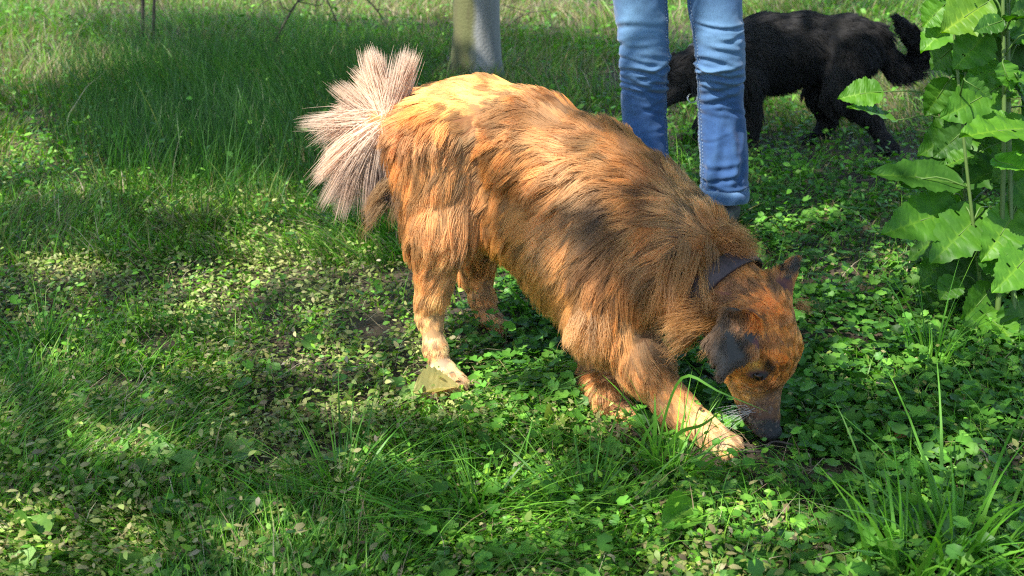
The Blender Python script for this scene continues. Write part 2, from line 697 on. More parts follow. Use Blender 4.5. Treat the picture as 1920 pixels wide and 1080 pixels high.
def blades(name, base, height, width, lean, curl, cols, r, seg=3, kind='stuff', label=None, material=None, parent=None, twist=True):
    """Tapered bent grass blades. lean (n,2) horizontal direction with its size."""
    n = len(base)
    ts = np.linspace(0, 1, seg + 1)
    a = r.random(n) * math.pi
    wd = np.stack([np.cos(a), np.sin(a), np.zeros(n)], -1)
    ln = np.concatenate([lean, np.zeros((n, 1))], 1)
    V, C = [], []
    for k, t in enumerate(ts):
        p = base + height[:, None] * (np.array([0, 0, 1.0]) * (t - curl[:, None] * t * t * 0.55) + ln * (t * 0.35 + t * t * 0.65))
        w = width * (1 - t) ** 0.7 if t > 0.35 else width * (0.75 + 0.7 * t)
        if k == seg:
            V.append(p[:, None])
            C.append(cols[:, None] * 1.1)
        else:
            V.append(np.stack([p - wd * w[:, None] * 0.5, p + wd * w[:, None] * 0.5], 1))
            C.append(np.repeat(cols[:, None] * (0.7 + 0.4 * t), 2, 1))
    V = np.concatenate(V, 1)
    C = np.concatenate(C, 1)
    m = V.shape[1]
    o = np.arange(n)[:, None] * m
    Q = np.concatenate([np.stack([o + 2 * k, o + 2 * k + 1, o + 2 * k + 3, o + 2 * k + 2], -1) for k in range(seg - 1)], 1).reshape(-1, 4)
    T = np.stack([o + 2 * seg - 2, o + 2 * seg - 1, o + 2 * seg], -1).reshape(-1, 3)
    ob = mesh_from(name, V.reshape(-1, 3), [Q, T], C.reshape(-1, 3), material or leaf_mat('grass_blade', 0.4, 0.45), parent)
    if kind:
        tag(ob, label, None, None, kind)
    elif label:
        pass
    return ob


def scatter_leaves(name, base, size, tilt, cols, r, template, label, material=None, spin=None):
    n = len(base)
    T, TF, shade = template
    a = r.random(n) * 2 * math.pi if spin is None else spin
    ca, sa = np.cos(a), np.sin(a)
    td = r.random(n) * 2 * math.pi
    nx = np.stack([np.cos(td) * np.sin(tilt), np.sin(td) * np.sin(tilt), np.cos(tilt)], -1)
    u = np.stack([ca, sa, np.zeros(n)], -1)
    u = nrm(u - nx * (u * nx).sum(1, keepdims=True))
    v = np.cross(nx, u)
    V = base[:, None] + size[:, None, None] * (T[None, :, 0, None] * u[:, None] + T[None, :, 1, None] * v[:, None] + T[None, :, 2, None] * nx[:, None])
    C = cols[:, None] * shade[None, :, None]
    F = (np.arange(n)[:, None, None] * len(T) + TF[None]).reshape(-1, TF.shape[1])
    ob = mesh_from(name, V.reshape(-1, 3), F, C.reshape(-1, 3), material or leaf_mat('ground_leaf', 0.3, 0.5))
    return tag(ob, label, None, None, 'stuff')


def round_leaf():
    m = 14
    a = np.linspace(0.25, 2 * math.pi - 0.25, m)
    rr = 0.5 * (1 + 0.08 * np.where(np.arange(m) % 2, 1, -1))
    P = np.stack([np.cos(a) * rr, np.sin(a) * rr, 0.09 * np.abs(np.sin(a * 2.5)) + 0.06], -1)
    V = np.concatenate([P, [[0.06, 0, -0.03]]])
    F = np.array([[m, i, i + 1] for i in range(m - 1)])
    return V, F, np.concatenate([np.full(m, 1.0), [1.3]])


def oval_leaf():
    V = np.array([(-0.5, 0, 0), (-0.18, 0.25, 0.07), (0.2, 0.2, 0.05), (0.5, 0, -0.05), (0.2, -0.2, 0.05), (-0.18, -0.25, 0.07)])
    F = np.array([(0, 1, 5), (1, 2, 4), (1, 4, 5), (2, 3, 4)])
    return V, F, np.array([0.85, 1, 1, 1.1, 1, 1])


def scatter(n, y0, y1, r, power=2.0, margin=0.9):
    """Ground points, thinning with distance."""
    u = r.random(n)
    if abs(power - 2) < 1e-6:
        y = y0 * (y1 / y0) ** u          # per-area density ~ 1/y^2
    else:
        e = 2 - power
        y = (y0 ** e + u * (y1 ** e - y0 ** e)) ** (1 / e)
    x = (r.random(n) * 2 - 1) * (0.52 * y + margin)
    return x, y


def ell(px, py, x, y, rx, ry, soft=0.4):
    q = np.hypot((px - x) / rx, (py - y) / ry)
    return np.clip((1 + soft - q) / (2 * soft), 0, 1)


BARE = [(690, 620, 70, 42), (50, 222, 75, 16), (600, 860, 60, 40), (470, 870, 90, 35), (1555, 900, 75, 45), (230, 730, 100, 28), (790, 140, 50, 18), (1150, 150, 40, 25), (1620, 350, 70, 25), (300, 650, 60, 30)]


def bare(px, py):
    b = np.zeros_like(px)
    for x, y, rx, ry in BARE:
        b = np.maximum(b, ell(px, py, x, y, rx * 0.75, ry * 0.75))
    return b


def clear(px, py):
    b = np.zeros_like(px)
    for x, y, rx, ry in ((1410, 280, 50, 22), (1540, 275, 60, 20), (1670, 292, 60, 20), (825, 735, 75, 45), (1340, 858, 70, 28), (1440, 850, 60, 22), (920, 605, 40, 25)):
        b = np.maximum(b, ell(px, py, x, y, rx, ry))
    return b


def sites(n, y0, y1, r, weight, power=2.0):
    x, y = scatter(n, y0, y1, r, power)
    z = ground_z(x, y)
    p = np.stack([x, y, z], -1)
    px, py, zc = project(p)
    k = r.random(n) < np.clip(weight(px, py, p), 0, 1)
    return p[k], px[k], py[k]


def tall_zone(px, py):
    return np.maximum(ell(px, py, 400, 190, 240, 150), ell(px, py, 640, 130, 150, 70))


def plant_cover():
    r = np.random.default_rng(21)
    grass_m = leaf_mat('grass_blade', 0.4, 0.42)
    # ---- ground ivy, mostly to the right of and under the dog
    def w_ivy(px, py, p):
        right = np.clip((px - 800 + (py - 600) * 0.3) / 250, 0.035, 1)
        back = np.clip((py - 230) / 150, 0.08, 1)
        patch = np.clip(fbm(p, 4.5, 31, 3) * 4 - 1.1, 0.2, 1)
        return right * back * patch * (1 - bare(px, py)) * (1 - 0.8 * np.clip((py - 800) / 80, 0, 1) * np.clip((1480 - px) / 150, 0, 1)) * (1 - clear(px, py))
    p, px, py = sites(122000, 1.1, 5.5, r, w_ivy)
    n = len(p)
    p[:, 2] += r.gamma(2.0, 0.011, n)
    scatter_leaves('ground_ivy', p, r.uniform(0.011, 0.031, n), np.abs(r.normal(0.38, 0.3, n)), pick_cols(n, GREEN[:4] * np.array([0.8, 0.78, 1.0]), r, 0.4), r, round_leaf(),
                   'low ground ivy with round scalloped green leaves covering the soil', leaf_mat('ivy_leaf', 0.3, 0.5, spec=0.3))
    # ---- tiny leaved tangle, left and foreground
    def w_tiny(px, py, p):
        left = np.clip((1150 - px + (py - 700) * 1.5) / 400, 0.12, 1)
        back = np.clip((py - 200) / 160, 0, 1)
        patch = np.clip(fbm(p, 3.5, 37, 3) * 3.2 - 0.5, 0.5, 1)
        return left * back * patch * (1 - 0.9 * bare(px, py)) * (1 - 0.6 * clear(px, py))
    p, px, py = sites(260000, 1.1, 5.0, r, w_tiny)
    n = len(p)
    yel = np.clip(fbm(p, 2.6, 43, 2) * 3 - 0.95, 0.05, 0.85)
    cols = np.where((r.random(n) < yel)[:, None], pick_cols(n, YELLOW * 0.95, r, 0.35), pick_cols(n, GREEN * np.array([1.25, 1.1, 1]), r, 0.4))
    dry = r.random(n) < 0.06
    cols[dry] = pick_cols(dry.sum(), STRAW * 0.6, r, 0.4)
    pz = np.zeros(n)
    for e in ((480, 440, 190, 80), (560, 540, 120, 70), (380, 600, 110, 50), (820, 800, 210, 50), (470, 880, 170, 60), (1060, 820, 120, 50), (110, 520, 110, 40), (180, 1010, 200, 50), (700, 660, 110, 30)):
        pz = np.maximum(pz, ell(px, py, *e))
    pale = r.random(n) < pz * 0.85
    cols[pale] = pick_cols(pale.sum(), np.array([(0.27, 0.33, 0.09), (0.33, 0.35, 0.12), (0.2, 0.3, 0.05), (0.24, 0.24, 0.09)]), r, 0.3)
    p[:, 2] += r.gamma(2.0, 0.010, n)
    scatter_leaves('chickweed', p, r.uniform(0.007, 0.02, n), np.abs(r.normal(0.6, 0.35, n)), cols, r, oval_leaf(), 'tangle of tiny yellow green leaves covering the ground')
    # larger pale leaves low down at the front left
    p, px, py = sites(3000, 1.05, 2.6, r, lambda px, py, p: np.clip((1000 - px) / 500, 0.15, 1) * np.clip((py - 640) / 260, 0.05, 1) * np.clip(fbm(p, 5, 3, 2) * 4 - 1.6, 0, 1))
    n = len(p)
    p[:, 2] += r.uniform(0.008, 0.035, n)
    scatter_leaves('ground_ivy', p, r.uniform(0.03, 0.055, n), np.abs(r.normal(0.4, 0.25, n)), pick_cols(n, np.array([(0.10, 0.22, 0.04), (0.14, 0.25, 0.05), (0.07, 0.18, 0.03)]), r), r, round_leaf(),
                   'broader pale green leaves spread low in the foreground')
    # ---- grass, near
    def w_grass(px, py, p):
        left = np.clip((1250 - px) / 400, 0.18, 1)
        patch = np.clip(fbm(p, 2.8, 53, 3) * 4.5 - 1.6, 0.12, 1)
        return left * patch * (1 - bare(px, py)) * np.where((py > 700), 1, 0.8) * (1 - clear(px, py))
    p, px, py = sites(190000, 1.05, 3.6, r, w_grass)
    n = len(p)
    h = np.minimum(r.gamma(5, 0.012, n), 0.12) * np.interp(p[:, 1], [1.0, 1.6, 3], [0.7, 0.95, 1.1])
    ln = np.clip(r.normal(0, 0.42, (n, 2)) + np.stack([vnoise(p, 3, 4) - 0.5, vnoise(p, 3, 6) - 0.5], -1) * 2.2, -1.1, 1.1)
    cols = pick_cols(n, GREEN, r, 0.35)
    dry = r.random(n) < 0.08
    cols[dry] = pick_cols(dry.sum(), STRAW, r, 0.3)
    blades('grass', p, h, r.uniform(0.0016, 0.0040, n), ln, r.uniform(0.1, 0.9, n), cols, r, 3, 'stuff', 'short green grass in the foreground', grass_m)
    # ---- dry stems and litter
    p, px, py = sites(16000, 1.05, 9.0, r, lambda px, py, p: 0.45 + 0.55 * bare(px, py))
    n = len(p)
    p[:, 2] += r.uniform(0.0, 0.03, n)
    h = r.uniform(0.02, 0.09, n) * np.interp(p[:, 1], [2, 8], [1, 2])
    a = r.random(n) * 6.28
    blades('straw', p, h, r.uniform(0.001, 0.0022, n) * np.interp(p[:, 1], [2, 8], [1, 2]), np.stack([np.cos(a), np.sin(a)], -1) * r.uniform(0.8, 2.5, (n, 1)), np.full(n, 1.5), pick_cols(n, STRAW, r), r, 2, 'stuff',
           'dry straw and stems lying in the grass', leaf_mat('straw', 0.1, 0.7))
    p, px, py = sites(9000, 1.05, 7, r, lambda px, py, p: 0.06 + 0.6 * bare(px, py))
    n = len(p)
    p[:, 2] += r.uniform(0.002, 0.012, n)
    scatter_leaves('leaf_litter', p, r.uniform(0.006, 0.02, n), np.abs(r.normal(0.35, 0.3, n)), pick_cols(n, np.array([(0.16, 0.10, 0.06), (0.10, 0.065, 0.04), (0.22, 0.13, 0.08), (0.16, 0.13, 0.08)]), r), r, oval_leaf(), 'brown leaf litter on bare soil')
    # ---- grass, middle and far
    def w_far(px, py, p):
        patch = np.clip(fbm(p, 1.3, 63, 3) * 3.5 - 0.9, 0.3, 1)
        return patch * (1 - bare(px, py)) * (1 - 0.5 * np.clip((px - 1100) / 300, 0, 1) * np.clip((py - 200) / 100, 0, 1))
    p, px, py = sites(180000, 2.7, 15.0, r, w_far, 1.75)
    n = len(p)
    d = p[:, 1]
    h = r.gamma(5, 0.017, n) * np.interp(d, [3, 6, 12], [0.9, 1.35, 2.0]) * (1 - 0.6 * np.clip((px - 1380) / 50, 0, 1) * np.clip((py - 225) / 30, 0, 1) * (d < 4.4))
    ln = r.normal(0, 0.35, (n, 2)) + np.stack([vnoise(p, 2, 14) - 0.5, vnoise(p, 2, 16) - 0.5], -1) * 1.4
    cols = pick_cols(n, GREEN, r, 0.35)
    yl = r.random(n) < np.clip(fbm(p, 0.8, 71, 2) * 1.6 - 0.5, 0.03, 0.6)
    cols[yl] = pick_cols(yl.sum(), YELLOW * 0.8, r, 0.3)
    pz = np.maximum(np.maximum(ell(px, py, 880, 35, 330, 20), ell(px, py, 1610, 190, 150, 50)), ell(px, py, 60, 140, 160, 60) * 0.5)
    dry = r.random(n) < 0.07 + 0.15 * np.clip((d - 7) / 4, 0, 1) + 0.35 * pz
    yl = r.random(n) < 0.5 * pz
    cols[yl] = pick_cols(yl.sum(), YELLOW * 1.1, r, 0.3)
    cols[dry] = pick_cols(dry.sum(), STRAW, r, 0.3)
    blades('meadow_grass', p, h, r.uniform(0.0025, 0.0055, n) * np.interp(d, [3, 6, 12], [0.9, 1.3, 2.0]), ln, r.uniform(0.1, 0.9, n), cols, r, 3, 'stuff', 'green grass of the clearing behind the dogs', grass_m)
    # low leaves between it
    p, px, py = sites(42000, 3.0, 12.0, r, lambda px, py, p: 0.15 + np.clip(fbm(p, 1.8, 91, 2) * 4 - 1.7, 0, 0.85), 1.8)
    n = len(p)
    p[:, 2] += r.gamma(2, 0.02, n)
    scatter_leaves('meadow_herbs', p, r.uniform(0.016, 0.042, n) * np.interp(p[:, 1], [3, 10], [0.8, 1.7]), np.abs(r.normal(0.5, 0.3, n)), pick_cols(n, GREEN[:4], r, 0.35), r, oval_leaf(), 'small broad leaved herbs among the grass')
    # ---- stand of tall grass behind the dog's tail, on the left
    p, px, py = sites(120000, 2.6, 7.0, r, lambda px, py, p: tall_zone(px, py - 40) * 0.9, 1.6)
    n = len(p)
    h = r.gamma(9, 0.026, n)
    ln = r.normal(0, 0.22, (n, 2)) + np.stack([vnoise(p, 1.6, 24) - 0.5, vnoise(p, 1.6, 26) - 0.5], -1) * 0.8
    blades('tall_grass', p, h, r.uniform(0.002, 0.0042, n), ln, r.uniform(0.05, 0.7, n), pick_cols(n, np.array([(0.035, 0.12, 0.015), (0.05, 0.15, 0.02), (0.03, 0.09, 0.018), (0.07, 0.17, 0.03)]), r, 0.3), r, 4, 'stuff',
           'stand of tall soft dark green grass behind the tail', grass_m)
    return r


if 'grass' not in SKIP:
    plant_cover()


def grass_tuft(px, py, n, h, wd, spread, label, pal, seed, fan=0.55, group=None, lean=(0, 0), curl=(0.2, 0.9)):
    r = np.random.default_rng(seed)
    g = G(px, py)
    g[2] = ground_z(g[0], g[1])
    a = r.random(n) * 6.28
    q = np.abs(r.normal(0, 1, n))
    base = g + np.stack([np.cos(a) * q * spread, np.sin(a) * q * spread, np.zeros(n) - 0.004], -1)
    ln = np.stack([np.cos(a), np.sin(a)], -1) * (fan * r.uniform(0.3, 1.5, n))[:, None] + np.array(lean)
    ob = blades('grass_tuft', base, h * np.where(r.random(n) < 0.25, 1.1, r.uniform(0.45, 0.95, n)), wd * r.uniform(0.6, 1.2, n), ln, r.uniform(*curl, n), pick_cols(n, pal, r, 0.3), r, 6, None, None, leaf_mat('grass_blade', 0.4, 0.42))
    # origin at the tuft's base
    ob.data.transform(Matrix.Translation(Vector(-g)))
    ob.location = Vector(g)
    return tag(ob, label, 'grass tuft', 'grass tufts standing out of the ground cover')


TG = GREEN[1:4] * 1.15
grass_tuft(1745, 700, 46, 0.25, 0.0052, 0.03, 'upright tuft of long thin blades beside the big leaved plant', TG, 1, 0.45)
grass_tuft(1260, 900, 70, 0.17, 0.006, 0.035, 'bright tuft of broad blades in front of the forepaw', TG, 2, 0.75)
grass_tuft(1790, 1075, 80, 0.25, 0.0075, 0.06, 'large coarse tuft of broad blades in the lower right corner', GREEN[1:3], 3, 0.7)
grass_tuft(1690, 1110, 40, 0.24, 0.0075, 0.05, 'coarse tuft with one tall blade left of the corner tuft', GREEN[1:3], 33, 0.5)
grass_tuft(900, 985, 170, 0.15, 0.0045, 0.09, 'wide swirl of bent blades at the bottom centre', TG * 0.9, 4, 1.1)
grass_tuft(1100, 985, 120, 0.16, 0.0045, 0.07, 'drooping clump of thin blades right of the bottom centre swirl', TG * 0.85, 5, 1.0)
grass_tuft(640, 930, 170, 0.17, 0.0042, 0.08, 'clump of long arching blades below the hind paw', TG * 0.9, 6, 0.9)
grass_tuft(85, 660, 90, 0.16, 0.004, 0.05, 'narrow upright tuft at the left edge', TG * 0.8, 7, 0.5)
grass_tuft(380, 440, 80, 0.17, 0.0055, 0.07, 'yellow green sunlit tuft below the tall grass', YELLOW * 0.75, 8, 0.7)
grass_tuft(500, 400, 60, 0.2, 0.004, 0.07, 'pale dry tuft left of the tail', YELLOW, 9, 0.5)
grass_tuft(318, 385, 9, 0.24, 0.0028, 0.02, 'few straw coloured stalks standing before the tall grass', STRAW, 10, 0.22, curl=(0, 0.2))
grass_tuft(1000, 590, 70, 0.14, 0.004, 0.06, 'shaded tuft under the belly of the golden dog', TG * 0.8, 11, 0.9)
grass_tuft(1285, 265, 60, 0.2, 0.005, 0.06, 'tuft between the two jeans legs', TG, 12, 0.7)
grass_tuft(1500, 330, 70, 0.14, 0.004, 0.05, 'short tuft right of the jeans cuff', TG * 1.1, 13, 0.6)


def long_blades(label, curves, y0, seed):
    r = np.random.default_rng(seed)
    ob = []
    Vs, Fs, Cs, o = [], [], [], 0
    for pts, wpx in curves:
        P = spline([W(x, y, d) for x, y, d in pts], 16)
        P[0, 2] = ground_z(P[0, 0], P[0, 1]) - 0.004
        t = nrm(np.gradient(P, axis=0))
        sd = nrm(np.cross(t, nrm(TV + r.normal(0, 0.3, 3))))
        w = wpx / FPX * 1.8 * 0.5 * np.interp(np.linspace(0, 1, 16), [0, 0.5, 1], [0.8, 1, 0.05])
        Vs += [np.stack([P - sd * w[:, None], P + sd * w[:, None]], 1).reshape(-1, 3)]
        k = np.arange(15) * 2 + o
        Fs.append(np.stack([k, k + 1, k + 3, k + 2], -1))
        Cs.append(np.tile(np.array((0.10, 0.26, 0.03)) * r.uniform(0.8, 1.2), (32, 1)))
        o += 32
    V = np.concatenate(Vs)
    b = V[0].copy()
    ob = mesh_from('grass_tuft', V - b, np.concatenate(Fs), np.concatenate(Cs), leaf_mat('grass_blade', 0.4, 0.42))
    ob.location = Vector(b)
    tag(ob, label, 'grass tuft', 'grass tufts standing out of the ground cover')


long_blades('few long thin blades arching across the muzzle and foreleg of the golden dog', [
    ([(1228, 880, 1.60), (1250, 770, 1.6), (1285, 705, 1.6), (1350, 735, 1.58), (1440, 772, 1.56)], 6),
    ([(1232, 882, 1.61), (1270, 815, 1.6), (1320, 795, 1.58), (1365, 758, 1.57)], 9),
    ([(1236, 884, 1.62), (1246, 800, 1.62), (1247, 705, 1.63)], 8),
    ([(1226, 882, 1.61), (1228, 800, 1.61), (1228, 738, 1.62)], 8),
    ([(1222, 884, 1.60), (1205, 830, 1.6), (1250, 760, 1.6)], 8)], 1.6, 3)
# ================================================================== trees and their dappled shade
def bark(nt, out):
    L = nt.links.new
    tc = N(nt, 'ShaderNodeTexCoord')
    mp = N(nt, 'ShaderNodeMapping')
    mp.inputs['Scale'].default_value = (9, 9, 2.2)
    n1 = N(nt, 'ShaderNodeTexNoise', Scale=1.0, Detail=6.0, Roughness=0.65)
    n2 = N(nt, 'ShaderNodeTexNoise', Scale=85.0, Detail=5.0)
    L(tc.outputs['Object'], mp.inputs['Vector'])
    L(mp.outputs[0], n1.inputs['Vector'])
    L(tc.outputs['Object'], n2.inputs['Vector'])
    geo = N(nt, 'ShaderNodeNewGeometry')
    sx = N(nt, 'ShaderNodeSeparateXYZ')
    L(geo.outputs['Normal'], sx.inputs[0])
    # algae grows on the weather side
    m1 = N(nt, 'ShaderNodeMath', operation='MULTIPLY_ADD')
    L(sx.outputs['X'], m1.inputs[0])
    m1.inputs[1].default_value = -0.75
    m2 = N(nt, 'ShaderNodeMath', operation='MULTIPLY')
    L(n1.outputs['Fac'], m2.inputs[0])
    m2.inputs[1].default_value = 0.9
    L(m2.outputs[0], m1.inputs[2])
    c_a = ramp(nt, [(0.3, (0.15, 0.15, 0.14)), (0.55, (0.23, 0.23, 0.22)), (0.75, (0.11, 0.10, 0.085))], n1.outputs['Fac'])
    c_b = ramp(nt, [(0.3, (0.085, 0.075, 0.03)), (0.6, (0.10, 0.105, 0.035)), (0.8, (0.06, 0.045, 0.02))], n1.outputs['Fac'])
    f = ramp(nt, [(0.42, (0, 0, 0)), (0.68, (1, 1, 1))], m1.outputs[0])
    mx = N(nt, 'ShaderNodeMix', data_type='RGBA')
    L(f, mx.inputs[0])
    L(c_a, mx.inputs[6])
    L(c_b, mx.inputs[7])
    p = N(nt, 'ShaderNodeBsdfPrincipled', Roughness=0.85)
    bp = N(nt, 'ShaderNodeBump', Strength=0.5, Distance=0.008)
    L(n2.outputs['Fac'], bp.inputs['Height'])
    L(bp.outputs[0], p.inputs['Normal'])
    L(mx.outputs[2], p.inputs['Base Color'])
    L(p.outputs[0], out.inputs['Surface'])


# gaps cut into the crowns to let the sun through: ground spots (px, py, rx, ry) and spots above ground (point, radius)
GAPS = [(850, 30, 360, 15), (1040, 28, 150, 20), (70, 120, 150, 60), (30, 60, 120, 30), (60, 320, 110, 50), (1610, 185, 150, 42), (1460, 170, 60, 30), (460, 395, 190, 45), (560, 470, 150, 50), (420, 560, 90, 40),
        (110, 510, 90, 26), (800, 775, 210, 34), (1040, 810, 110, 36), (640, 690, 130, 20), (1000, 505, 60, 20), (120, 1020, 170, 50), (560, 1000, 70, 30), (1420, 1010, 130, 50), (1230, 985, 60, 26), (1860, 200, 90, 90), (1700, 60, 60, 30), (300, 350, 60, 20), (300, 860, 120, 40), (720, 880, 90, 30), (960, 930, 90, 30), (60, 780, 70, 25), (1000, 1030, 120, 30), (1650, 700, 90, 24), (1560, 520, 70, 18), (1780, 880, 80, 30), (330, 700, 100, 20)]
GAPS3 = [((690, 235, 2.1), 0.17), ((730, 200, 2.12), 0.13), ((850, 165, 2.1), 0.12), ((930, 160, 2.08), 0.09), ((975, 240, 2.0), 0.045), ((1090, 320, 1.9), 0.05), ((1050, 360, 1.95), 0.04), ((820, 330, 2.0), 0.05),
         ((830, 470, 1.99), 0.055), ((825, 640, 1.98), 0.07), ((1100, 610, 1.78), 0.05), ((1345, 835, 1.70), 0.04), ((1215, 70, 3.0), 0.09), ((1345, 60, 2.98), 0.09), ((1360, 240, 2.98), 0.05), ((1565, 62, 4.17), 0.03),
         ((1625, 48, 4.2), 0.035), ((1475, 45, 4.2), 0.02), ((1870, 255, 2.2), 0.12), ((1850, 420, 2.25), 0.1), ((1610, 165, 2.5), 0.06), ((1800, 20, 2.3), 0.08), ((1900, 510, 2.15), 0.08), ((890, 60, 5.9), 0.05)]


def sunlit(p):
    """How far a crown point would shade one of the sunny spots (1 = fully)."""
    out = np.zeros(len(p))
    g = p - SUNV * (p[:, 2] / SUNV[2])[:, None]
    q = g - CAMP
    front = q @ FV > 0.4
    px, py, _ = project(g)
    wob = (fbm(g, 5, 88, 2) - 0.5) * 1.2
    for x, y, rx, ry in GAPS:
        out = np.maximum(out, np.where(front, (np.hypot((px - x) / rx, (py - y) / ry) + wob < 1.0), 0))
    for (x, y, d), rad in GAPS3:
        t = W(x, y, d)
        v = p - t
        dist = np.linalg.norm(v - (v @ SUNV)[:, None] * SUNV, axis=1)
        out = np.maximum(out, dist < rad + 0.05)
    return out


def make_tree(px_base, name, label, base, trunk_r, height, crown_c, crown_r, n_clump, seed, lean=(0, 0), per=120):
    r = np.random.default_rng(seed)
    base = np.array([base[0], base[1], float(ground_z(base[0], base[1])) - 0.05])
    root = empty(name, base, label, 'tree', 'trees of the wood')
    zs = np.linspace(0, 1, 40)
    pts = np.stack([base[0] + lean[0] * zs * height + 0.03 * np.sin(zs * 5 + seed), base[1] + lean[1] * zs * height + 0.03 * np.cos(zs * 4), base[2] + zs * height], -1)
    rad = trunk_r * (np.interp(zs, [0, 0.02, 0.06, 0.25, 1], [1.55, 1.2, 1.06, 0.94, 0.35]))
    V, Fs = tube(pts, rad, 40)
    a = V - np.repeat(np.concatenate([pts, pts[:1], pts[-1:]]), [40] * 40 + [1, 1], 0)
    V = V + nrm(a) * ((fbm(V, 7, seed, 3) - 0.5) * 0.018)[:, None]
    mesh_from('trunk', V, Fs, None, mat('bark', bark), root)
    cc, cr = np.array(crown_c), np.array(crown_r)
    ctr = cc + nrm(r.normal(0, 1, (n_clump, 3))) * (r.random((n_clump, 1)) ** 0.4) * cr
    # limbs to some of the clumps
    for k in range(9):
        t0 = r.uniform(0.4, 0.95)
        s0 = pts[int(t0 * 39)]
        e = ctr[r.integers(0, n_clump)]
        m = s0 * 0.5 + e * 0.5 + r.normal(0, 0.15, 3) + [0, 0, 0.2]
        sp_ = spline([s0, m, e], 9)
        v, f = tube(sp_, np.linspace(trunk_r * 0.42, 0.012, 9), 8)
        mesh_from('branch', v, f, None, mat('bark', bark), root)
    P = np.repeat(ctr, per, 0) + r.normal(0, 0.24, (n_clump * per, 3)) * np.array([1, 1, 0.5])
    P = P[P[:, 2] > 2.0]
    P = P[sunlit(P) < 0.5]  # leaves dropped to open the sun gaps in the crown
    n = len(P)
    T = np.array([(-0.5, 0, 0), (-0.15, 0.3, 0.05), (0.2, 0.22, 0.03), (0.5, 0, -0.05), (0.2, -0.22, 0.03), (-0.15, -0.3, 0.05)])
    F6 = np.array([(0, 1, 5), (1, 2, 4), (1, 4, 5), (2, 3, 4)])
    o = scatter_leaves('crown', P, r.uniform(0.06, 0.11, n), np.abs(r.normal(0.5, 0.35, n)), pick_cols(n, GREEN[:4] * 0.9, r, 0.3), r, (T, F6, np.ones(6)), None, leaf_mat('tree_leaf', 0.45, 0.45))
    attach(o, root)
    return root


if 'trees' not in SKIP:
    tb = G(884, 152)
    make_tree(0, 'tree', 'smooth grey beech trunk, mossy on its left, behind the golden dog', tb, 0.118, 6.5, (-0.6, 4.2, 4.6), (2.6, 2.6, 1.3), 150, 1, (0.0, 0))
    make_tree(0, 'tree', 'tree left of the picture whose crown shades the clearing', (-4.2, 1.6), 0.16, 7, (-2.4, 1.0, 4.6), (2.6, 2.4, 1.3), 150, 2, per=80)
    make_tree(0, 'tree', 'tree right of the picture whose crown shades the black dog', (4.3, 3.0), 0.15, 7, (1.6, 2.6, 4.6), (2.6, 2.8, 1.3), 170, 3)
    make_tree(0, 'tree', 'tree far left whose crown shades the tall grass', (-5.4, 6.8), 0.15, 7, (-4.6, 5.4, 4.6), (2.6, 3.2, 1.3), 150, 4)
    make_tree(0, 'tree', 'tree far right behind the black dog', (5.6, 9.0), 0.15, 7, (2.6, 7.0, 4.8), (3.2, 3.0, 1.3), 170, 5)
    make_tree(0, 'tree', 'tree behind the photographer shading the foreground', (-1.6, -3.2), 0.15, 7, (-0.6, -1.2, 4.4), (2.8, 1.8, 1.2), 90, 6, per=70)

# ================================================================== big leaved plant on the right
def big_leaf_mat(nt, out):
    L = nt.links.new
    a = N(nt, 'ShaderNodeAttribute', attribute_name='Col')
    v = N(nt, 'ShaderNodeAttribute', attribute_name='vein')
    tc = N(nt, 'ShaderNodeTexCoord')
    no = N(nt, 'ShaderNodeTexNoise', Scale=38.0, Detail=5.0)
    L(tc.outputs['Object'], no.inputs['Vector'])
    vr = ramp(nt, [(0.0, (1.0, 1.0, 1.0)), (0.65, (1.05, 1.02, 1.0)), (0.9, (1.7, 1.35, 1.3))], v.outputs['Fac'])
    nr = ramp(nt, [(0.3, (0.72, 0.78, 0.75)), (0.7, (1.25, 1.15, 1.1))], no.outputs['Fac'])
    m1 = N(nt, 'ShaderNodeMix', data_type='RGBA', blend_type='MULTIPLY')
    m2 = N(nt, 'ShaderNodeMix', data_type='RGBA', blend_type='MULTIPLY')
    m1.inputs[0].default_value = m2.inputs[0].default_value = 1.0
    L(a.outputs['Color'], m1.inputs[6])
    L(vr, m1.inputs[7])
    L(m1.outputs[2], m2.inputs[6])
    L(nr, m2.inputs[7])
    p = N(nt, 'ShaderNodeBsdfPrincipled', Roughness=0.5)
    p.inputs['Specular IOR Level'].default_value = 0.35
    t = N(nt, 'ShaderNodeBsdfTranslucent')
    bp = N(nt, 'ShaderNodeBump', Strength=0.35, Distance=0.004)
    bp.invert = True
    L(v.outputs['Fac'], bp.inputs['Height'])
    L(bp.outputs[0], p.inputs['Normal'])
    L(m2.outputs[2], p.inputs['Base Color'])
    hs = N(nt, 'ShaderNodeHueSaturation', Saturation=1.15, Value=1.3)
    L(m2.outputs[2], hs.inputs['Color'])
    L(hs.outputs[0], t.inputs['Color'])
    mx = N(nt, 'ShaderNodeMixShader', Fac=0.45)
    L(p.outputs[0], mx.inputs[1])
    L(t.outputs[0], mx.inputs[2])
    L(mx.outputs[0], out.inputs['Surface'])


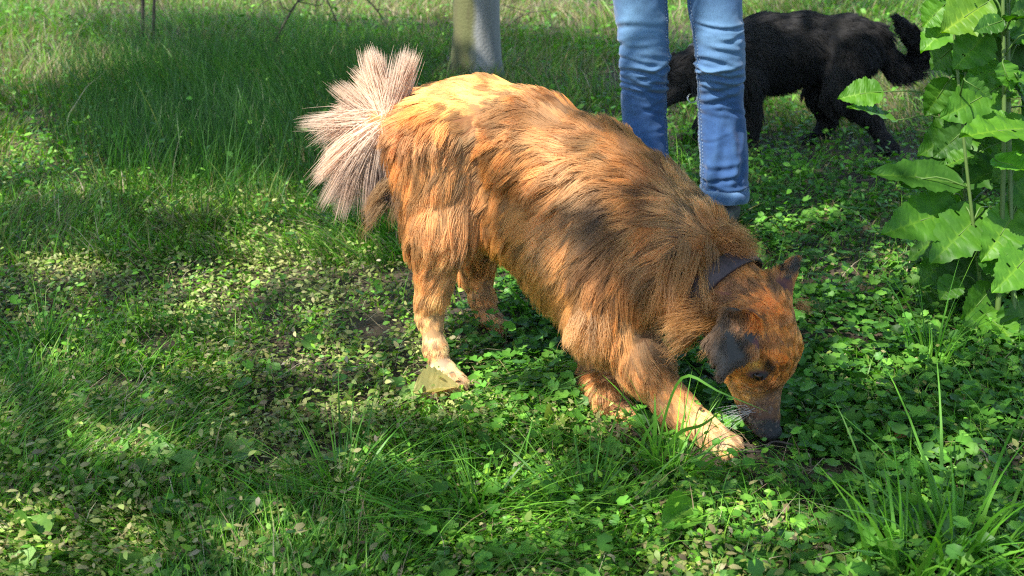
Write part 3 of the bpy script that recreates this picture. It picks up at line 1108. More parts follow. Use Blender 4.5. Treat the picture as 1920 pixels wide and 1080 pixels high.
def big_leaf(base, tip, width, up, col, parent, stem_pt, r):
    base, tip = np.array(base), np.array(tip)
    ax = tip - base
    Ln = np.linalg.norm(ax)
    u = ax / Ln
    up = nrm(up - u * (up @ u))
    s = np.cross(up, u)
    nu, nv = 34, 9
    uu, vv = np.meshgrid(np.linspace(0, 1, nu), np.linspace(-1, 1, nv), indexing='ij')
    prof = np.interp(uu, [0, 0.04, 0.12, 0.25, 0.42, 0.6, 0.8, 0.93, 1.0], [0.06, 0.42, 0.78, 0.97, 1.0, 0.84, 0.5, 0.22, 0.0])
    tooth = 0.16 * ((uu * 13) % 1.0 - 0.5) * (np.abs(vv) > 0.99) + 0.05 * (np.sin(uu * 29 + r.random() * 6) * (np.abs(vv) > 0.8))
    wd = width * 0.5 * (prof * (1 + tooth))
    fold, droop, ruff = r.uniform(0.08, 0.22), r.uniform(0.1, 0.35), r.uniform(0.02, 0.05)
    z = fold * np.abs(vv) * width * 0.5 - droop * Ln * (uu - 0.3) ** 2 + ruff * width * np.sin(uu * 26 + np.sign(vv) * 1.3) * np.abs(vv) ** 1.5
    side = np.abs(vv) * 0.16 * Ln * prof
    V = base + (uu * Ln - side * 0.35 * (uu < 0.3) * 0 - 0.04 * Ln * np.abs(vv) * (uu < 0.12))[..., None] * u + (vv * wd)[..., None] * s + z[..., None] * up
    ph = (uu * 8 - np.abs(vv) * 1.5 * (0.6 + 0.4 * prof)) % 1.0
    vein = np.maximum(np.exp(-(vv / 0.05) ** 2), 0.9 * np.exp(-((ph - 0.5) / 0.085) ** 2))
    i, j = np.meshgrid(np.arange(nu - 1), np.arange(nv - 1), indexing='ij')
    i, j = i.ravel(), j.ravel()
    F = np.stack([i * nv + j, (i + 1) * nv + j, (i + 1) * nv + j + 1, i * nv + j + 1], -1)
    # nibbled holes
    keep = np.ones(len(F), bool)
    for _ in range(r.integers(0, 4)):
        ci, cj = r.integers(3, nu - 4), r.integers(1, nv - 3)
        keep &= ~((np.abs(i - ci) < 1) & (np.abs(j - cj) < 1))
    F = F[keep]
    c = np.tile(np.array(col), (nu * nv, 1)) * (0.9 + 0.2 * fbm(V.reshape(-1, 3), 20, 4, 2))[:, None]
    o = mesh_from('leaf', V.reshape(-1, 3), F, c, mat('big_leaf', big_leaf_mat), parent, True, {'vein': vein.ravel()})
    if stem_pt is not None:
        m = stem_pt * 0.5 + base * 0.5 + np.array([0, 0, 0.02])
        tv, tf = tube(spline([stem_pt, m, base, base + u * Ln * 0.5], 10), np.linspace(0.0022, 0.001, 10), 6)
        mesh_from('petiole', tv, tf, np.tile((0.07, 0.14, 0.025), (len(tv), 1)), leaf_mat('stalk', 0.1, 0.5), o)
    return o


def big_plant():
    r = np.random.default_rng(17)
    g = G(1875, 650)
    root = empty('leafy_plant', (g[0], g[1], 0), 'tall leafy plant with large toothed green leaves at the right edge', 'plant')
    stems = []
    for (x0, y0, x1, y1, d, rad) in ((1870, 640, 1878, -160, 2.3, 0.0065), (1852, 630, 1772, -140, 2.36, 0.0045), (1905, 650, 1890, -180, 2.42, 0.006), (1940, 640, 1990, -150, 2.3, 0.006), (1830, 600, 1835, -100, 2.5, 0.005)):
        a = G(x0, y0)
        a[2] = -0.01
        b = W(x1, y1, d)
        m = a * 0.5 + b * 0.5 + r.normal(0, 0.012, 3)
        s = spline([a, m, b], 24)
        stems.append(s)
        v, f = tube(s, np.linspace(rad, rad * 0.5, 24), 9)
        mesh_from('stem', v, f, np.tile((0.09, 0.15, 0.035), (len(v), 1)), leaf_mat('stalk', 0.1, 0.5), root)
    allp = np.concatenate(stems)
    lt, md, dk = (0.085, 0.24, 0.018), (0.06, 0.18, 0.016), (0.038, 0.12, 0.014)
    yl = (0.11, 0.24, 0.022)
    spec = [  # base px py y, tip px py dy, width px, colour, lean of the face towards the viewer
        (1940, 240, 2.2, 1800, 250, -0.05, 110, lt, 0.25), (1652, 172, 2.5, 1572, 180, 0.0, 62, lt, 0.5), (1678, 226, 2.48, 1592, 192, 0.0, 66, lt, 0.4),
        (1850, 5, 2.3, 1765, 60, -0.05, 100, yl, 0.6), (1850, 62, 2.32, 1790, 128, -0.04, 82, md, 0.9), (1780, 150, 2.4, 1735, 218, 0.0, 62, md, 0.9), (1872, 165, 2.3, 1765, 222, -0.03, 90, md, 0.7),
        (1812, 240, 2.4, 1750, 296, 0.0, 66, dk, 0.8), (1800, 345, 2.3, 1632, 318, -0.02, 84, dk, 0.35), (1795, 392, 2.3, 1655, 436, -0.08, 100, md, 0.6), (1845, 395, 2.28, 1748, 490, -0.1, 100, md, 0.7),
        (1905, 395, 2.25, 1845, 488, -0.08, 86, lt, 0.8), (1945, 460, 2.2, 1868, 545, -0.08, 90, lt, 0.8), (1895, 310, 2.35, 1800, 345, -0.02, 90, dk, 0.5), (1900, 340, 2.3, 1960, 420, -0.05, 90, md, 0.7),
        (1860, 540, 2.25, 1800, 610, -0.05, 80, md, 0.6), (1905, 560, 2.2, 1940, 650, -0.05, 100, md, 0.6), (1830, 480, 2.35, 1760, 560, -0.02, 90, dk, 0.6), (1890, 470, 2.3, 1835, 545, -0.02, 80, dk, 0.6),
        (1895, 30, 2.4, 1970, 90, -0.05, 110, md, 0.7), (1880, -20, 2.35, 1820, -60, -0.05, 110, yl, 0.3), (1900, 110, 2.42, 1960, 170, -0.03, 90, dk, 0.7), (1770, 10, 2.38, 1730, 50, 0.0, 60, lt, 0.7),
        (1885, 130, 2.35, 1812, 150, -0.04, 80, lt, 0.6), (1785, 90, 2.42, 1742, 130, 0.02, 56, md, 0.7), (1900, 215, 2.45, 1845, 268, 0.02, 80, dk, 0.6), (1930, 500, 2.35, 1985, 560, 0.0, 110, md, 0.7),
        (1850, 590, 2.2, 1905, 640, -0.08, 80, lt, 0.5), (1780, 560, 2.35, 1720, 600, -0.02, 70, md, 0.5), (1960, 330, 2.3, 2050, 380, 0, 120, md, 0.6), (1970, 150, 2.35, 2060, 180, 0, 120, lt, 0.5), (1800, 430, 2.45, 1730, 420, 0.02, 70, dk, 0.5),
        (1690, 345, 2.3, 1780, 300, 0.05, 60, dk, 0.5), (1865, 300, 2.2, 1935, 320, -0.06, 80, lt, 0.5), (1835, 205, 2.5, 1880, 240, 0.02, 70, dk, 0.6),
    ]
    for _ in range(85):
        y0 = r.uniform(-60, 600)
        x0 = r.uniform(1815 - 0.12 * max(y0, 0), 1965)
        a = r.uniform(1.2, 4.6)
        ln_ = r.uniform(70, 110)
        spec.append((x0, y0, r.uniform(2.38, 2.62), x0 + ln_ * math.cos(a), y0 - ln_ * math.sin(a) * 0.4 + ln_ * 0.55, r.uniform(-0.06, 0.04), ln_ * r.uniform(0.75, 0.95), (dk, md, md, lt)[r.integers(0, 4)], r.uniform(0.3, 0.75)))
    for _ in range(45):
        y0 = r.uniform(-40, 620)
        x0 = r.uniform(1800 - 0.06 * max(y0, 0), 1960)
        a = r.uniform(0, 6.28)
        ln_ = r.uniform(42, 80)
        spec.append((x0, y0, r.uniform(2.2, 2.55), x0 + ln_ * math.cos(a), y0 + ln_ * (0.45 + 0.35 * math.sin(a)), r.uniform(-0.05, 0.04), ln_ * r.uniform(0.7, 0.95), (dk, md, md, lt)[r.integers(0, 4)], r.uniform(0.3, 0.8)))
    for (x0, y0, d, x1, y1, dy, w, col, face) in spec:
        b, t = W(x0, y0, d), W(x1, y1, d + dy)
        zc = project(b[None])[2][0]
        up = np.array([0, 0, 1.0]) * (1 - face) + TV * face + r.normal(0, 0.14, 3)
        k = int(np.argmin(np.linalg.norm(allp - (b + [0, 0, -0.03]), axis=1)))
        c = np.array(col) * r.uniform(0.85, 1.15)
        big_leaf(b, t, w / FPX * zc, up, c, root, allp[k], r)


if 'plant' not in SKIP:
    big_plant()


# ================================================================== saplings, twigs, sticks, fallen leaves
def sapling(label, pts, rad, twigs, seed, cat='sapling', leaves=0):
    r = np.random.default_rng(seed)
    root = empty('sapling', pts[0], label, cat, 'thin stems in the background')
    s = spline(pts, 16)
    v, f = tube(s, np.linspace(rad, rad * 0.4, 16), 7)
    bm_ = plain_mat('twig_bark', (0.075, 0.055, 0.04), 0.85, nscale=25, namp=0.4)
    mesh_from('stem', v, f, None, bm_, root)
    for k in range(twigs):
        a = s[r.integers(3, 15)]
        d = nrm(r.normal(0, 1, 3) + [0, 0, 0.4])
        L_ = r.uniform(0.15, 0.5)
        t = spline([a, a + d * L_ * 0.5 + r.normal(0, 0.03, 3), a + d * L_ + r.normal(0, 0.06, 3)], 8)
        v, f = tube(t, np.linspace(rad * 0.45, 0.0012, 8), 5)
        mesh_from('twig', v, f, None, bm_, root)


def gz(px, py):
    g = G(px, py)
    g[2] = ground_z(g[0], g[1])
    return g


for i, (x0, y0, x1, y1, rad, tw, lb) in enumerate([
        (268, 90, 262, -160, 0.014, 5, 'thin straight sapling stem rising from the tall grass, left of a pair'),
        (288, 95, 284, -160, 0.012, 4, 'thin straight sapling stem, right of a pair in the tall grass'),
        (500, 110, 590, -40, 0.009, 10, 'bare arching twig leaning right over the tall grass'),
        (640, 60, 560, -60, 0.008, 10, 'bare twig leaning left above the sunlit strip'),
        (730, 52, 640, -20, 0.008, 9, 'dark bramble cane arching left of the beech trunk'),
        (930, 60, 1030, 20, 0.006, 7, 'dark bramble cane right of the beech trunk'),
        (1560, 20, 1700, -40, 0.008, 8, 'dry bramble cane above the black dog')]):
    a = gz(x0, y0)
    b = W(x1, y1, a[1] - 0.1)
    sapling(lb, [a, a * 0.5 + b * 0.5 + np.array([0.02, 0, 0.06]), b], rad, tw, 40 + i)


def stick(label, p0, p1, rad, seed):
    r = np.random.default_rng(seed)
    a, b = gz(*p0) + [0, 0, 0.022], gz(*p1) + [0, 0, 0.026]
    s = spline([a, a * 0.65 + b * 0.35 + r.normal(0, 0.006, 3), a * 0.3 + b * 0.7 + r.normal(0, 0.006, 3), b], 14)
    v, f = tube(s, np.linspace(rad, rad * 0.5, 14) * (1 + 0.15 * np.sin(np.arange(14) * 1.9)), 7)
    o = mesh_from('stick', v - a, f, None, plain_mat('twig_bark', (0.075, 0.055, 0.04), 0.85, nscale=25, namp=0.4))
    o.location = Vector(a)
    tag(o, label, 'stick', 'sticks on the ground')


stick('thin dark twig lying under the chest of the golden dog', (1105, 772), (1235, 768), 0.0045, 1)
stick('thin twig lying just below the muzzle', (1385, 868), (1500, 862), 0.003, 2)
stick('short pale broken stick near the right plant', (1600, 352), (1660, 345), 0.005, 3)
stick('long thin twig slanting in the lower right ivy', (1830, 860), (1895, 930), 0.0025, 4)
stick('bent twig at the lower left', (20, 930), (120, 965), 0.004, 5)


def fallen(label, px, py, size, col, seed, tilt, spin, lift=0.03):
    r = np.random.default_rng(seed)
    c = gz(px, py) + [0, 0, lift]
    nu, nv = 18, 11
    uu, vv = np.meshgrid(np.linspace(0, 1, nu), np.linspace(-1, 1, nv), indexing='ij')
    prof = np.sin(np.pi * uu ** 0.8) ** 0.8 * (1 + 0.05 * np.sin(uu * 50) * (np.abs(vv) > 0.9))
    X = (uu - 0.5) * size
    Yy = vv * prof * size * 0.33
    Z = size * (0.38 * (np.abs(vv) * prof) ** 1.4 + 0.12 * (uu - 0.5) ** 2 + 0.02 * np.sin(uu * 12 + vv * 3))
    V = np.stack([X, Yy, Z], -1).reshape(-1, 3)
    M3 = np.array((Matrix.Rotation(spin, 3, 'Z') @ Matrix.Rotation(tilt, 3, 'X')))
    V = V @ M3.T
    i, j = np.meshgrid(np.arange(nu - 1), np.arange(nv - 1), indexing='ij')
    i, j = i.ravel(), j.ravel()
    F = np.stack([i * nv + j, (i + 1) * nv + j, (i + 1) * nv + j + 1, i * nv + j + 1], -1)
    ph = (uu * 8 - np.abs(vv) * 1.2) % 1.0
    vein = np.maximum(np.exp(-(vv / 0.06) ** 2), 0.6 * np.exp(-((ph - 0.5) / 0.09) ** 2))
    o = mesh_from('fallen_leaf', V, F, np.tile(np.array(col), (nu * nv, 1)) * (0.85 + 0.3 * fbm(V + c, 40, 2, 2))[:, None], mat('big_leaf', big_leaf_mat), None, True, {'vein': vein.ravel()})
    o.location = Vector(c)
    tag(o, label, 'leaf', 'leaves fallen on the ground')


fallen('large faded olive leaf resting against the hind paw', 818, 757, 0.092, (0.38, 0.34, 0.13), 1, 0.35, 0.35, 0.03)
fallen('pale green leaf lying in the sunny patch below the belly', 1035, 818, 0.07, (0.2, 0.27, 0.06), 2, 0.5, 1.2, 0.03)
fallen('orange brown fallen leaf in the ivy right of the muzzle', 1680, 842, 0.035, (0.38, 0.15, 0.06), 3, 0.6, 0.9, 0.03)
fallen('small tan leaf above the orange one in the ivy', 1695, 805, 0.03, (0.36, 0.24, 0.13), 4, 0.4, 2.2, 0.03)
fallen('curled brown leaf by the coarse grass at the right', 1855, 935, 0.035, (0.33, 0.22, 0.15), 5, 0.3, 0.3, 0.03)
fallen('broad green dock leaf in the bottom centre', 1270, 1010, 0.09, (0.1, 0.25, 0.03), 6, 0.6, 0.8, 0.04)
fallen('bright green dock leaf in the lower left corner', 60, 1030, 0.08, (0.12, 0.26, 0.04), 7, 0.5, 2.5, 0.04)
# ================================================================== the black dog
def black_dog():
    D = np.array([0, 0, -1.0])
    back = np.array([1.0, 0.05, 0.0])
    K, K2 = (0.012, 0.0125, 0.016), (0.024, 0.024, 0.029)
    B = Body()
    f = dict(dir=back, hang=0.8, len=0.04, lift=0.22, col=K, col2=K2, mess=0.7)
    B.chain([(W(1625, 82, 4.25), 0.085), (W(1580, 82, 4.25), 0.098), (W(1500, 80, 4.25), 0.105), (W(1430, 92, 4.25), 0.122), (W(1375, 108, 4.22), 0.118)], 0.05, **f)
    B.chain([(W(1540, 118, 4.25), 0.07), (W(1450, 126, 4.25), 0.08), (W(1385, 138, 4.22), 0.09)], 0.05, **{**f, 'hang': 2.0, 'len': 0.055})
    B.chain([(W(1375, 108, 4.22), 0.10), (W(1325, 125, 4.19), 0.088), (W(1285, 138, 4.16), 0.07)], 0.05, **{**f, 'hang': 1.5, 'len': 0.06})
    hd = dict(dir=nrm([0.9, 0, 0.4]), len=0.03, lift=0.3, col=K, col2=K2, mess=0.6)
    B.ell(W(1277, 148, 4.15), [nrm([-0.6, -0.2, -0.75]), nrm([-0.75, 0, 0.62]), [0, 1, 0]], [0.088, 0.07, 0.07], 0.03, **hd)
    B.cone(W(1268, 165, 4.13), W(1240, 190, 4.10), 0.045, 0.03, 0.02, **{**hd, 'len': 0.012})
    B.tri(W(1296, 108, 4.10), W(1312, 128, 4.09), W(1300, 165, 4.06), 0.008, 0.015, **{**hd, 'dir': D})
    B.tri(W(1262, 100, 4.20), W(1275, 112, 4.22), W(1255, 130, 4.24), 0.008, 0.015, **{**hd, 'dir': D})
    # near hind
    th = dict(dir=nrm([0.5, 0, -1]), len=0.045, lift=0.25, col=K, col2=K2, mess=0.6)
    lg = dict(dir=D, len=0.02, lift=0.2, col=K, col2=K2, mess=0.4)
    hp = G(1668, 288) + [0, 0, 0.02]
    B.chain([(W(1597, 105, 4.18), 0.098), (W(1577, 172, 4.15), 0.066)], 0.05, **th)
    B.chain([(W(1577, 172, 4.15), 0.062), (W(1632, 218, 4.15), 0.036)], 0.03, **th)
    B.chain([(W(1632, 218, 4.15), 0.034), (W(1657, 262, 4.13), 0.026), (hp, 0.027), (hp + [-0.035, -0.02, -0.005], 0.02)], 0.02, **lg)
    fp = G(1530, 270) + [0, 0, 0.02]
    B.chain([(W(1565, 110, 4.34), 0.09), (W(1540, 168, 4.33), 0.062)], 0.05, **th)
    B.chain([(W(1540, 168, 4.33), 0.058), (W(1552, 222, 4.34), 0.036)], 0.03, **th)
    B.chain([(W(1552, 222, 4.34), 0.034), (W(1538, 252, 4.33), 0.027), (fp, 0.027), (fp + [-0.04, -0.01, -0.005], 0.02)], 0.02, **lg)
    # fore legs
    for (sx, sy, yy, gx, gy) in ((1395, 150, 4.15, 1408, 284), (1365, 150, 4.31, 1300, 268)):
        g = G(gx, gy) + [0, 0, 0.025]
        e = W(sx, sy, yy)
        m = e * 0.5 + g * 0.5 + [0.01, 0, 0.0]
        B.chain([(e, 0.075), (m, 0.042)], 0.04, dir=nrm([0.3, 0, -1]), len=0.06, lift=0.3, col=K, col2=K2)
        B.chain([(m, 0.04), (g, 0.028), (g + [-0.045, 0, -0.005], 0.022)], 0.02, **lg)
    # tail
    tp = spline([W(1632, 78, 4.25), W(1662, 108, 4.23), W(1690, 128, 4.20), W(1718, 118, 4.17), W(1722, 88, 4.15), W(1702, 60, 4.14), W(1684, 34, 4.13)], 15)
    tr = np.interp(np.linspace(0, 1, 15), [0, 0.3, 0.6, 0.85, 1], [0.045, 0.036, 0.034, 0.022, 0.008])
    for i in range(14):
        d = nrm(tp[i + 1] - tp[i])
        B.cone(tp[i], tp[i + 1], tr[i], tr[i + 1], 0.02, dir=nrm(d + [0, 0, -0.5]), len=0.05 if i < 11 else 0.035, lift=0.35, col=K, col2=K2, mess=0.6)
    V, F = B.surface(0.0085)
    g = G(1520, 280)
    root = empty('black_dog', (g[0], g[1], 0), 'shaggy black dog with drooping curled tail behind the jeans', 'dog')
    mesh_from('body', V, F, np.tile(np.array(K) * 0.6, (len(V), 1)), attr_mat('dog_skin', 0.8), root)
    if 'fur' not in SKIP:
        grow('coat', B, V, F, 70000, root, fur_mat('fur_black', 0.03, 0.4, 0.1), seed=31, gain=0.5, per_clump=40, clump=0.65, width=0.0009, wave=0.007, M=5)
    # collar ring
    c = W(1298, 184, 4.07)
    t = np.linspace(0, 2 * math.pi, 25)
    ring = np.stack([c[0] + 0.018 * np.cos(t), c[1] + 0.006 * np.sin(t), c[2] + 0.016 * np.sin(t)], -1)
    tv, tf = tube(ring, 0.0022, 8, False)
    mesh_from('collar_ring', tv, tf, None, plain_mat('steel', (0.6, 0.58, 0.55), 0.25, 1.0), root)
    ax = nrm(W(1285, 138, 4.16) - W(1375, 108, 4.22))
    u1 = nrm(np.cross(ax, [0, 1, 0]))
    u2 = np.cross(ax, u1)
    cc = W(1312, 132, 4.18)
    rp = np.array([cc + (u1 * math.cos(q) + u2 * math.sin(q)) * 0.098 for q in np.linspace(0, 2 * math.pi, 41)])
    tv, tf = tube(rp, 0.011, 8, False)
    mesh_from('collar', tv, tf, None, plain_mat('black_leather', (0.02, 0.018, 0.018), 0.5), root)


if 'bdog' not in SKIP:
    black_dog()

# ================================================================== the person in jeans
def denim(nt, out):
    L = nt.links.new
    a = N(nt, 'ShaderNodeAttribute', attribute_name='Col')
    tc = N(nt, 'ShaderNodeTexCoord')
    n1 = N(nt, 'ShaderNodeTexNoise', Scale=420.0, Detail=2.0)
    mp = N(nt, 'ShaderNodeMapping')
    mp.inputs['Scale'].default_value = (900, 900, 160)
    n2 = N(nt, 'ShaderNodeTexNoise', Scale=1.0, Detail=2.0)
    L(tc.outputs['Object'], n1.inputs['Vector'])
    L(tc.outputs['Object'], mp.inputs['Vector'])
    L(mp.outputs[0], n2.inputs['Vector'])
    c = ramp(nt, [(0.3, (0.72, 0.72, 0.74)), (0.7, (1.25, 1.25, 1.22))], n2.outputs['Fac'])
    mx = N(nt, 'ShaderNodeMix', data_type='RGBA', blend_type='MULTIPLY')
    mx.inputs[0].default_value = 1.0
    L(a.outputs['Color'], mx.inputs[6])
    L(c, mx.inputs[7])
    p = N(nt, 'ShaderNodeBsdfPrincipled', Roughness=0.85)
    p.inputs['Sheen Weight'].default_value = 0.25
    p.inputs['Sheen Roughness'].default_value = 0.4
    bp = N(nt, 'ShaderNodeBump', Strength=0.25, Distance=0.002)
    L(n1.outputs['Fac'], bp.inputs['Height'])
    L(bp.outputs[0], p.inputs['Normal'])
    L(mx.outputs[2], p.inputs['Base Color'])
    L(p.outputs[0], out.inputs['Surface'])


def person():
    r = np.random.default_rng(3)
    Y = 3.08
    base = G(1290, 440)
    root = empty('person', (base[0], base[1], 0), 'person in faded blue jeans with turned up cuffs standing behind the golden dog', 'person')
    # py: left, right edges in the picture
    legs = [
        ([(-150, 1125, 1252), (0, 1148, 1251), (60, 1158, 1250), (120, 1161, 1250), (150, 1163, 1248), (190, 1165, 1248), (260, 1169, 1252), (330, 1170, 1258), (392, 1168, 1262)], Y, 1),
        ([(-150, 1283, 1400), (0, 1288, 1390), (60, 1296, 1391), (120, 1303, 1393), (150, 1307, 1391), (190, 1309, 1394), (255, 1311, 1401), (318, 1314, 1402), (370, 1316, 1400)], Y - 0.02, 2)]
    dm = mat('denim', denim)
    nseg, nring = 96, 190
    allV, allF, allC, off = [], [], [], 0
    cuffs = []
    for prof, y, sd in legs:
        pr = np.array([[W((a + b) / 2, q, y)[0], W((a + b) / 2, q, y)[2], (W(b, q, y)[0] - W(a, q, y)[0]) / 2] for q, a, b in prof])
        top = np.array([[pr[0, 0], 0.86, 0.088]])
        pr = np.concatenate([top, pr])
        s = spline(pr, nring)
        th = np.linspace(0, 2 * math.pi, nseg, endpoint=False)
        X = s[:, 0, None] + s[:, 2, None] * np.cos(th)[None]
        Yv = y + s[:, 2, None] * 1.05 * np.sin(th)[None] + np.zeros_like(X)
        # knee a little forward, calf back
        Yv += (0.03 * np.exp(-((s[:, 1] - 0.52) / 0.1) ** 2) * -1 + 0.012 * np.exp(-((s[:, 1] - 0.33) / 0.1) ** 2))[:, None]
        Z = s[:, 1, None] + np.zeros_like(X)
        disp = np.zeros_like(X)
        lite = np.zeros_like(X)
        rr = np.random.default_rng(sd)
        cre = [(0.60, 0.9), (0.565, 0.7), (0.535, 0.6), (0.50, 0.8), (0.475, 1.3), (0.452, 1.5), (0.428, 1.3), (0.405, 0.7), (0.36, 0.6), (0.30, 0.4), (0.20, 0.6), (0.165, 0.9), (0.135, 1.0), (0.115, 0.8)]
        for z0, am in cre + [(z + 0.012, a * 0.8) for z, a in cre[2:9]]:
            z0 += rr.normal(0, 0.006)
            ph, tl = rr.random() * 6.28, rr.normal(0, 0.02)
            ctr = z0 + tl * np.cos(th - 0.3)[None] + 0.006 * np.sin(2 * th + ph)[None]
            wd = rr.uniform(0.006, 0.011)
            ext = 0.08 + 0.92 * np.clip(np.cos(th[None] - rr.uniform(-2.9, -0.2)) * 0.9 + 0.15, 0, 1)
            q = (Z - ctr) / wd
            disp += am * 0.0055 * ext * (np.exp(-(q - 1.1) ** 2) - 0.9 * np.exp(-(q) ** 2) + 0.5 * np.exp(-(q + 1.3) ** 2))
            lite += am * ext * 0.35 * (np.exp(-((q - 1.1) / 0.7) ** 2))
        # diagonal folds above the hem
        for k in range(7):
            a0, sl, z1 = rr.random() * 6.28, rr.normal(0, 7), rr.uniform(0.12, 0.27)
            da = (th[None] - a0 - sl * (Z - z1) + math.pi) % (2 * math.pi) - math.pi
            e = np.exp(-((Z - z1) / 0.05) ** 2)
            disp += 0.006 * e * (np.exp(-(da / 0.16) ** 2) - 0.6 * np.exp(-((da - 0.34) / 0.18) ** 2))
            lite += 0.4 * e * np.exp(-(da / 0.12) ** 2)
        P = np.stack([X, Yv, Z], -1)
        disp += (fbm(P, 26, sd, 3) - 0.5) * 0.008
        nrmv = np.stack([np.cos(th), np.sin(th), np.zeros(nseg)], -1)[None]
        P = P + nrmv * disp[..., None]
        zz = P[..., 2]
        fade = np.clip(np.exp(-((zz - 0.60) / 0.15) ** 2) * np.clip(-np.sin(th)[None] * 1.2 + 0.2, 0, 1), 0, 1)
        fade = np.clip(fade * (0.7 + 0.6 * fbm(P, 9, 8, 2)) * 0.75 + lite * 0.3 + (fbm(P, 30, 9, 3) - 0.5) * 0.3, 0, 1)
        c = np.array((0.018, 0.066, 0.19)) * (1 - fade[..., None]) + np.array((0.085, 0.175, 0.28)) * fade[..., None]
        c *= (0.92 + 0.16 * fbm(P, 55, 12, 2))[..., None]
        # darker band along the inseam
        seam_a = 3.14 if sd == 2 else 0.0
        ds = np.abs((th - seam_a + math.pi) % (2 * math.pi) - math.pi)
        c *= np.where((ds < 0.12), 0.85, 1.0)[None, :, None]
        i = np.arange(nring - 1)[:, None] * nseg
        j = np.arange(nseg)[None]
        j2 = (j + 1) % nseg
        F = np.stack([i + j, i + nseg + j, i + nseg + j2, i + j2], -1).reshape(-1, 4)
        allV.append(P.reshape(-1, 3))
        allC.append(c.reshape(-1, 3))
        allF.append(F + off)
        off += nring * nseg
        # inner hem wall
        inner = P[-1] * 1.0
        ctr = inner.mean(0)
        ring2 = ctr + (inner - ctr) * 0.95
        ring3 = ring2 + [0, 0, 0.05]
        allV.append(np.concatenate([ring2, ring3]))
        allC.append(np.tile((0.2, 0.26, 0.32), (2 * nseg, 1)))
        j = np.arange(nseg)
        j2 = (j + 1) % nseg
        lastring = off - nseg
        allF.append(np.concatenate([np.stack([lastring + j, off + j, off + j2, lastring + j2], -1), np.stack([off + j, off + nseg + j, off + nseg + j2, off + j2], -1)]))
        off += 2 * nseg
        cuffs.append((P, ctr, th, sd, s))
    # hips join the two legs
    hs = [(0.70, 0.155, 0.10), (0.78, 0.168, 0.115), (0.86, 0.175, 0.125), (0.95, 0.165, 0.12), (1.02, 0.145, 0.11)]
    hx = (W(1199, 0, Y)[0] + W(1339, 0, Y)[0]) / 2
    hv = np.array([[hx + a * math.cos(t), Y + b * math.sin(t), z] for z, a, b in [(0.74, 0.14, 0.075)] + hs[1:] for t in np.linspace(0, 2 * math.pi, nseg, endpoint=False)])
    i = np.arange(len(hs) - 1)[:, None] * nseg
    j = np.arange(nseg)[None]
    j2 = (j + 1) % nseg
    allF.append(np.stack([i + j, i + j2, i + nseg + j2, i + nseg + j], -1).reshape(-1, 4) + off)
    allF.append(np.stack([np.zeros(nseg // 2 - 1, int) , np.arange(1, nseg // 2), np.arange(1, nseg // 2) + 1, np.arange(1, nseg // 2) + 1], -1)[:0] + off)
    allV.append(hv)
    allC.append(np.tile((0.06, 0.15, 0.32), (len(hv), 1)))
    jeans = mesh_from('jeans', np.concatenate(allV), [f for f in allF if len(f)], np.concatenate(allC), dm, root)
    for P, ctr, th, sd, s in cuffs:
        # turned up cuff: a band of cloth round the hem, 3 cm high
        zt = P[-1, :, 2].mean() + 0.030
        k = int(np.argmin(np.abs(P[:, 0, 2] - zt)))
        rows = [P[k], P[k], P[(k + nring) // 2], P[-1], P[-1], P[-1]]
        o = [0.0005, 0.0035, 0.0045, 0.005, 0.0035, -0.003]
        dz = [0.0, 0.0015, 0, -0.003, -0.006, -0.005]
        nv = np.stack([np.cos(th), np.sin(th), np.zeros(nseg)], -1)
        V = np.concatenate([R_ + nv * a + np.array([0, 0, b]) for R_, a, b in zip(rows, o, dz)])
        i = np.arange(5)[:, None] * nseg
        j = np.arange(nseg)[None]
        j2 = (j + 1) % nseg
        F = np.stack([i + j, i + nseg + j, i + nseg + j2, i + j2], -1).reshape(-1, 4)
        cl = np.repeat(np.array([(0.08, 0.15, 0.26), (0.07, 0.14, 0.26), (0.027, 0.08, 0.19), (0.07, 0.14, 0.26), (0.24, 0.3, 0.36), (0.26, 0.31, 0.36)]), nseg, 0)
        mesh_from('cuff', V, F, cl, dm, jeans)
        # inseam: raised seam with a row of stitches
        a0 = 3.45 if sd == 2 else 5.95
        jj = int(a0 / (2 * math.pi) * nseg) % nseg
        ln = P[:, jj] + nv[jj] * 0.0008
        tv, tf = tube(ln[::2], 0.0022, 5)
        mesh_from('inseam', tv, tf, np.tile((0.04, 0.10, 0.21), (len(tv), 1)), dm, jeans)
        st = []
        for q in range(4, nring - 2, 2):
            for dj in (-2, 2):
                a = P[q, (jj + dj) % nseg] + nv[jj] * 0.001
                b = P[q + 1, (jj + dj) % nseg] + nv[jj] * 0.001
                v_, f_ = tube([a, b], 0.0011, 4)
                st.append((v_, f_))
        vs, fs, o_ = [], [], 0
        for v_, f_ in st:
            vs.append(v_)
            fs += [x + o_ for x in f_]
            o_ += len(v_)
        q4 = np.concatenate([x for x in fs if x.shape[1] == 4])
        q3 = np.concatenate([x for x in fs if x.shape[1] == 3])
        so = mesh_from('stitching', np.concatenate(vs), [q4, q3], None, plain_mat('thread', (0.17, 0.23, 0.3), 0.7), jeans)
        so['kind'] = 'stuff'
        # boot
        sx, sy = P[-1, :, 0].mean(), P[-1, :, 1].mean()
        BB = Body()
        yaw = np.array([-0.35 if sd == 2 else -0.55, -1, 0])
        yaw = nrm(yaw)
        bz = np.array([sx, sy, 0.0])
        BB.chain([(bz + [0.005, 0.01, 0.16], 0.043), (bz + [0.005, 0.008, 0.07], 0.042)], 0.03)
        BB.cone(bz + [0, 0.01, 0.05], bz + yaw * 0.10 + [0, 0, 0.045], 0.042, 0.04, 0.03)
        BB.cone(bz + yaw * 0.08 + [0, 0, 0.04], bz + yaw * 0.165 + [0, 0, 0.036], 0.041, 0.036, 0.03)
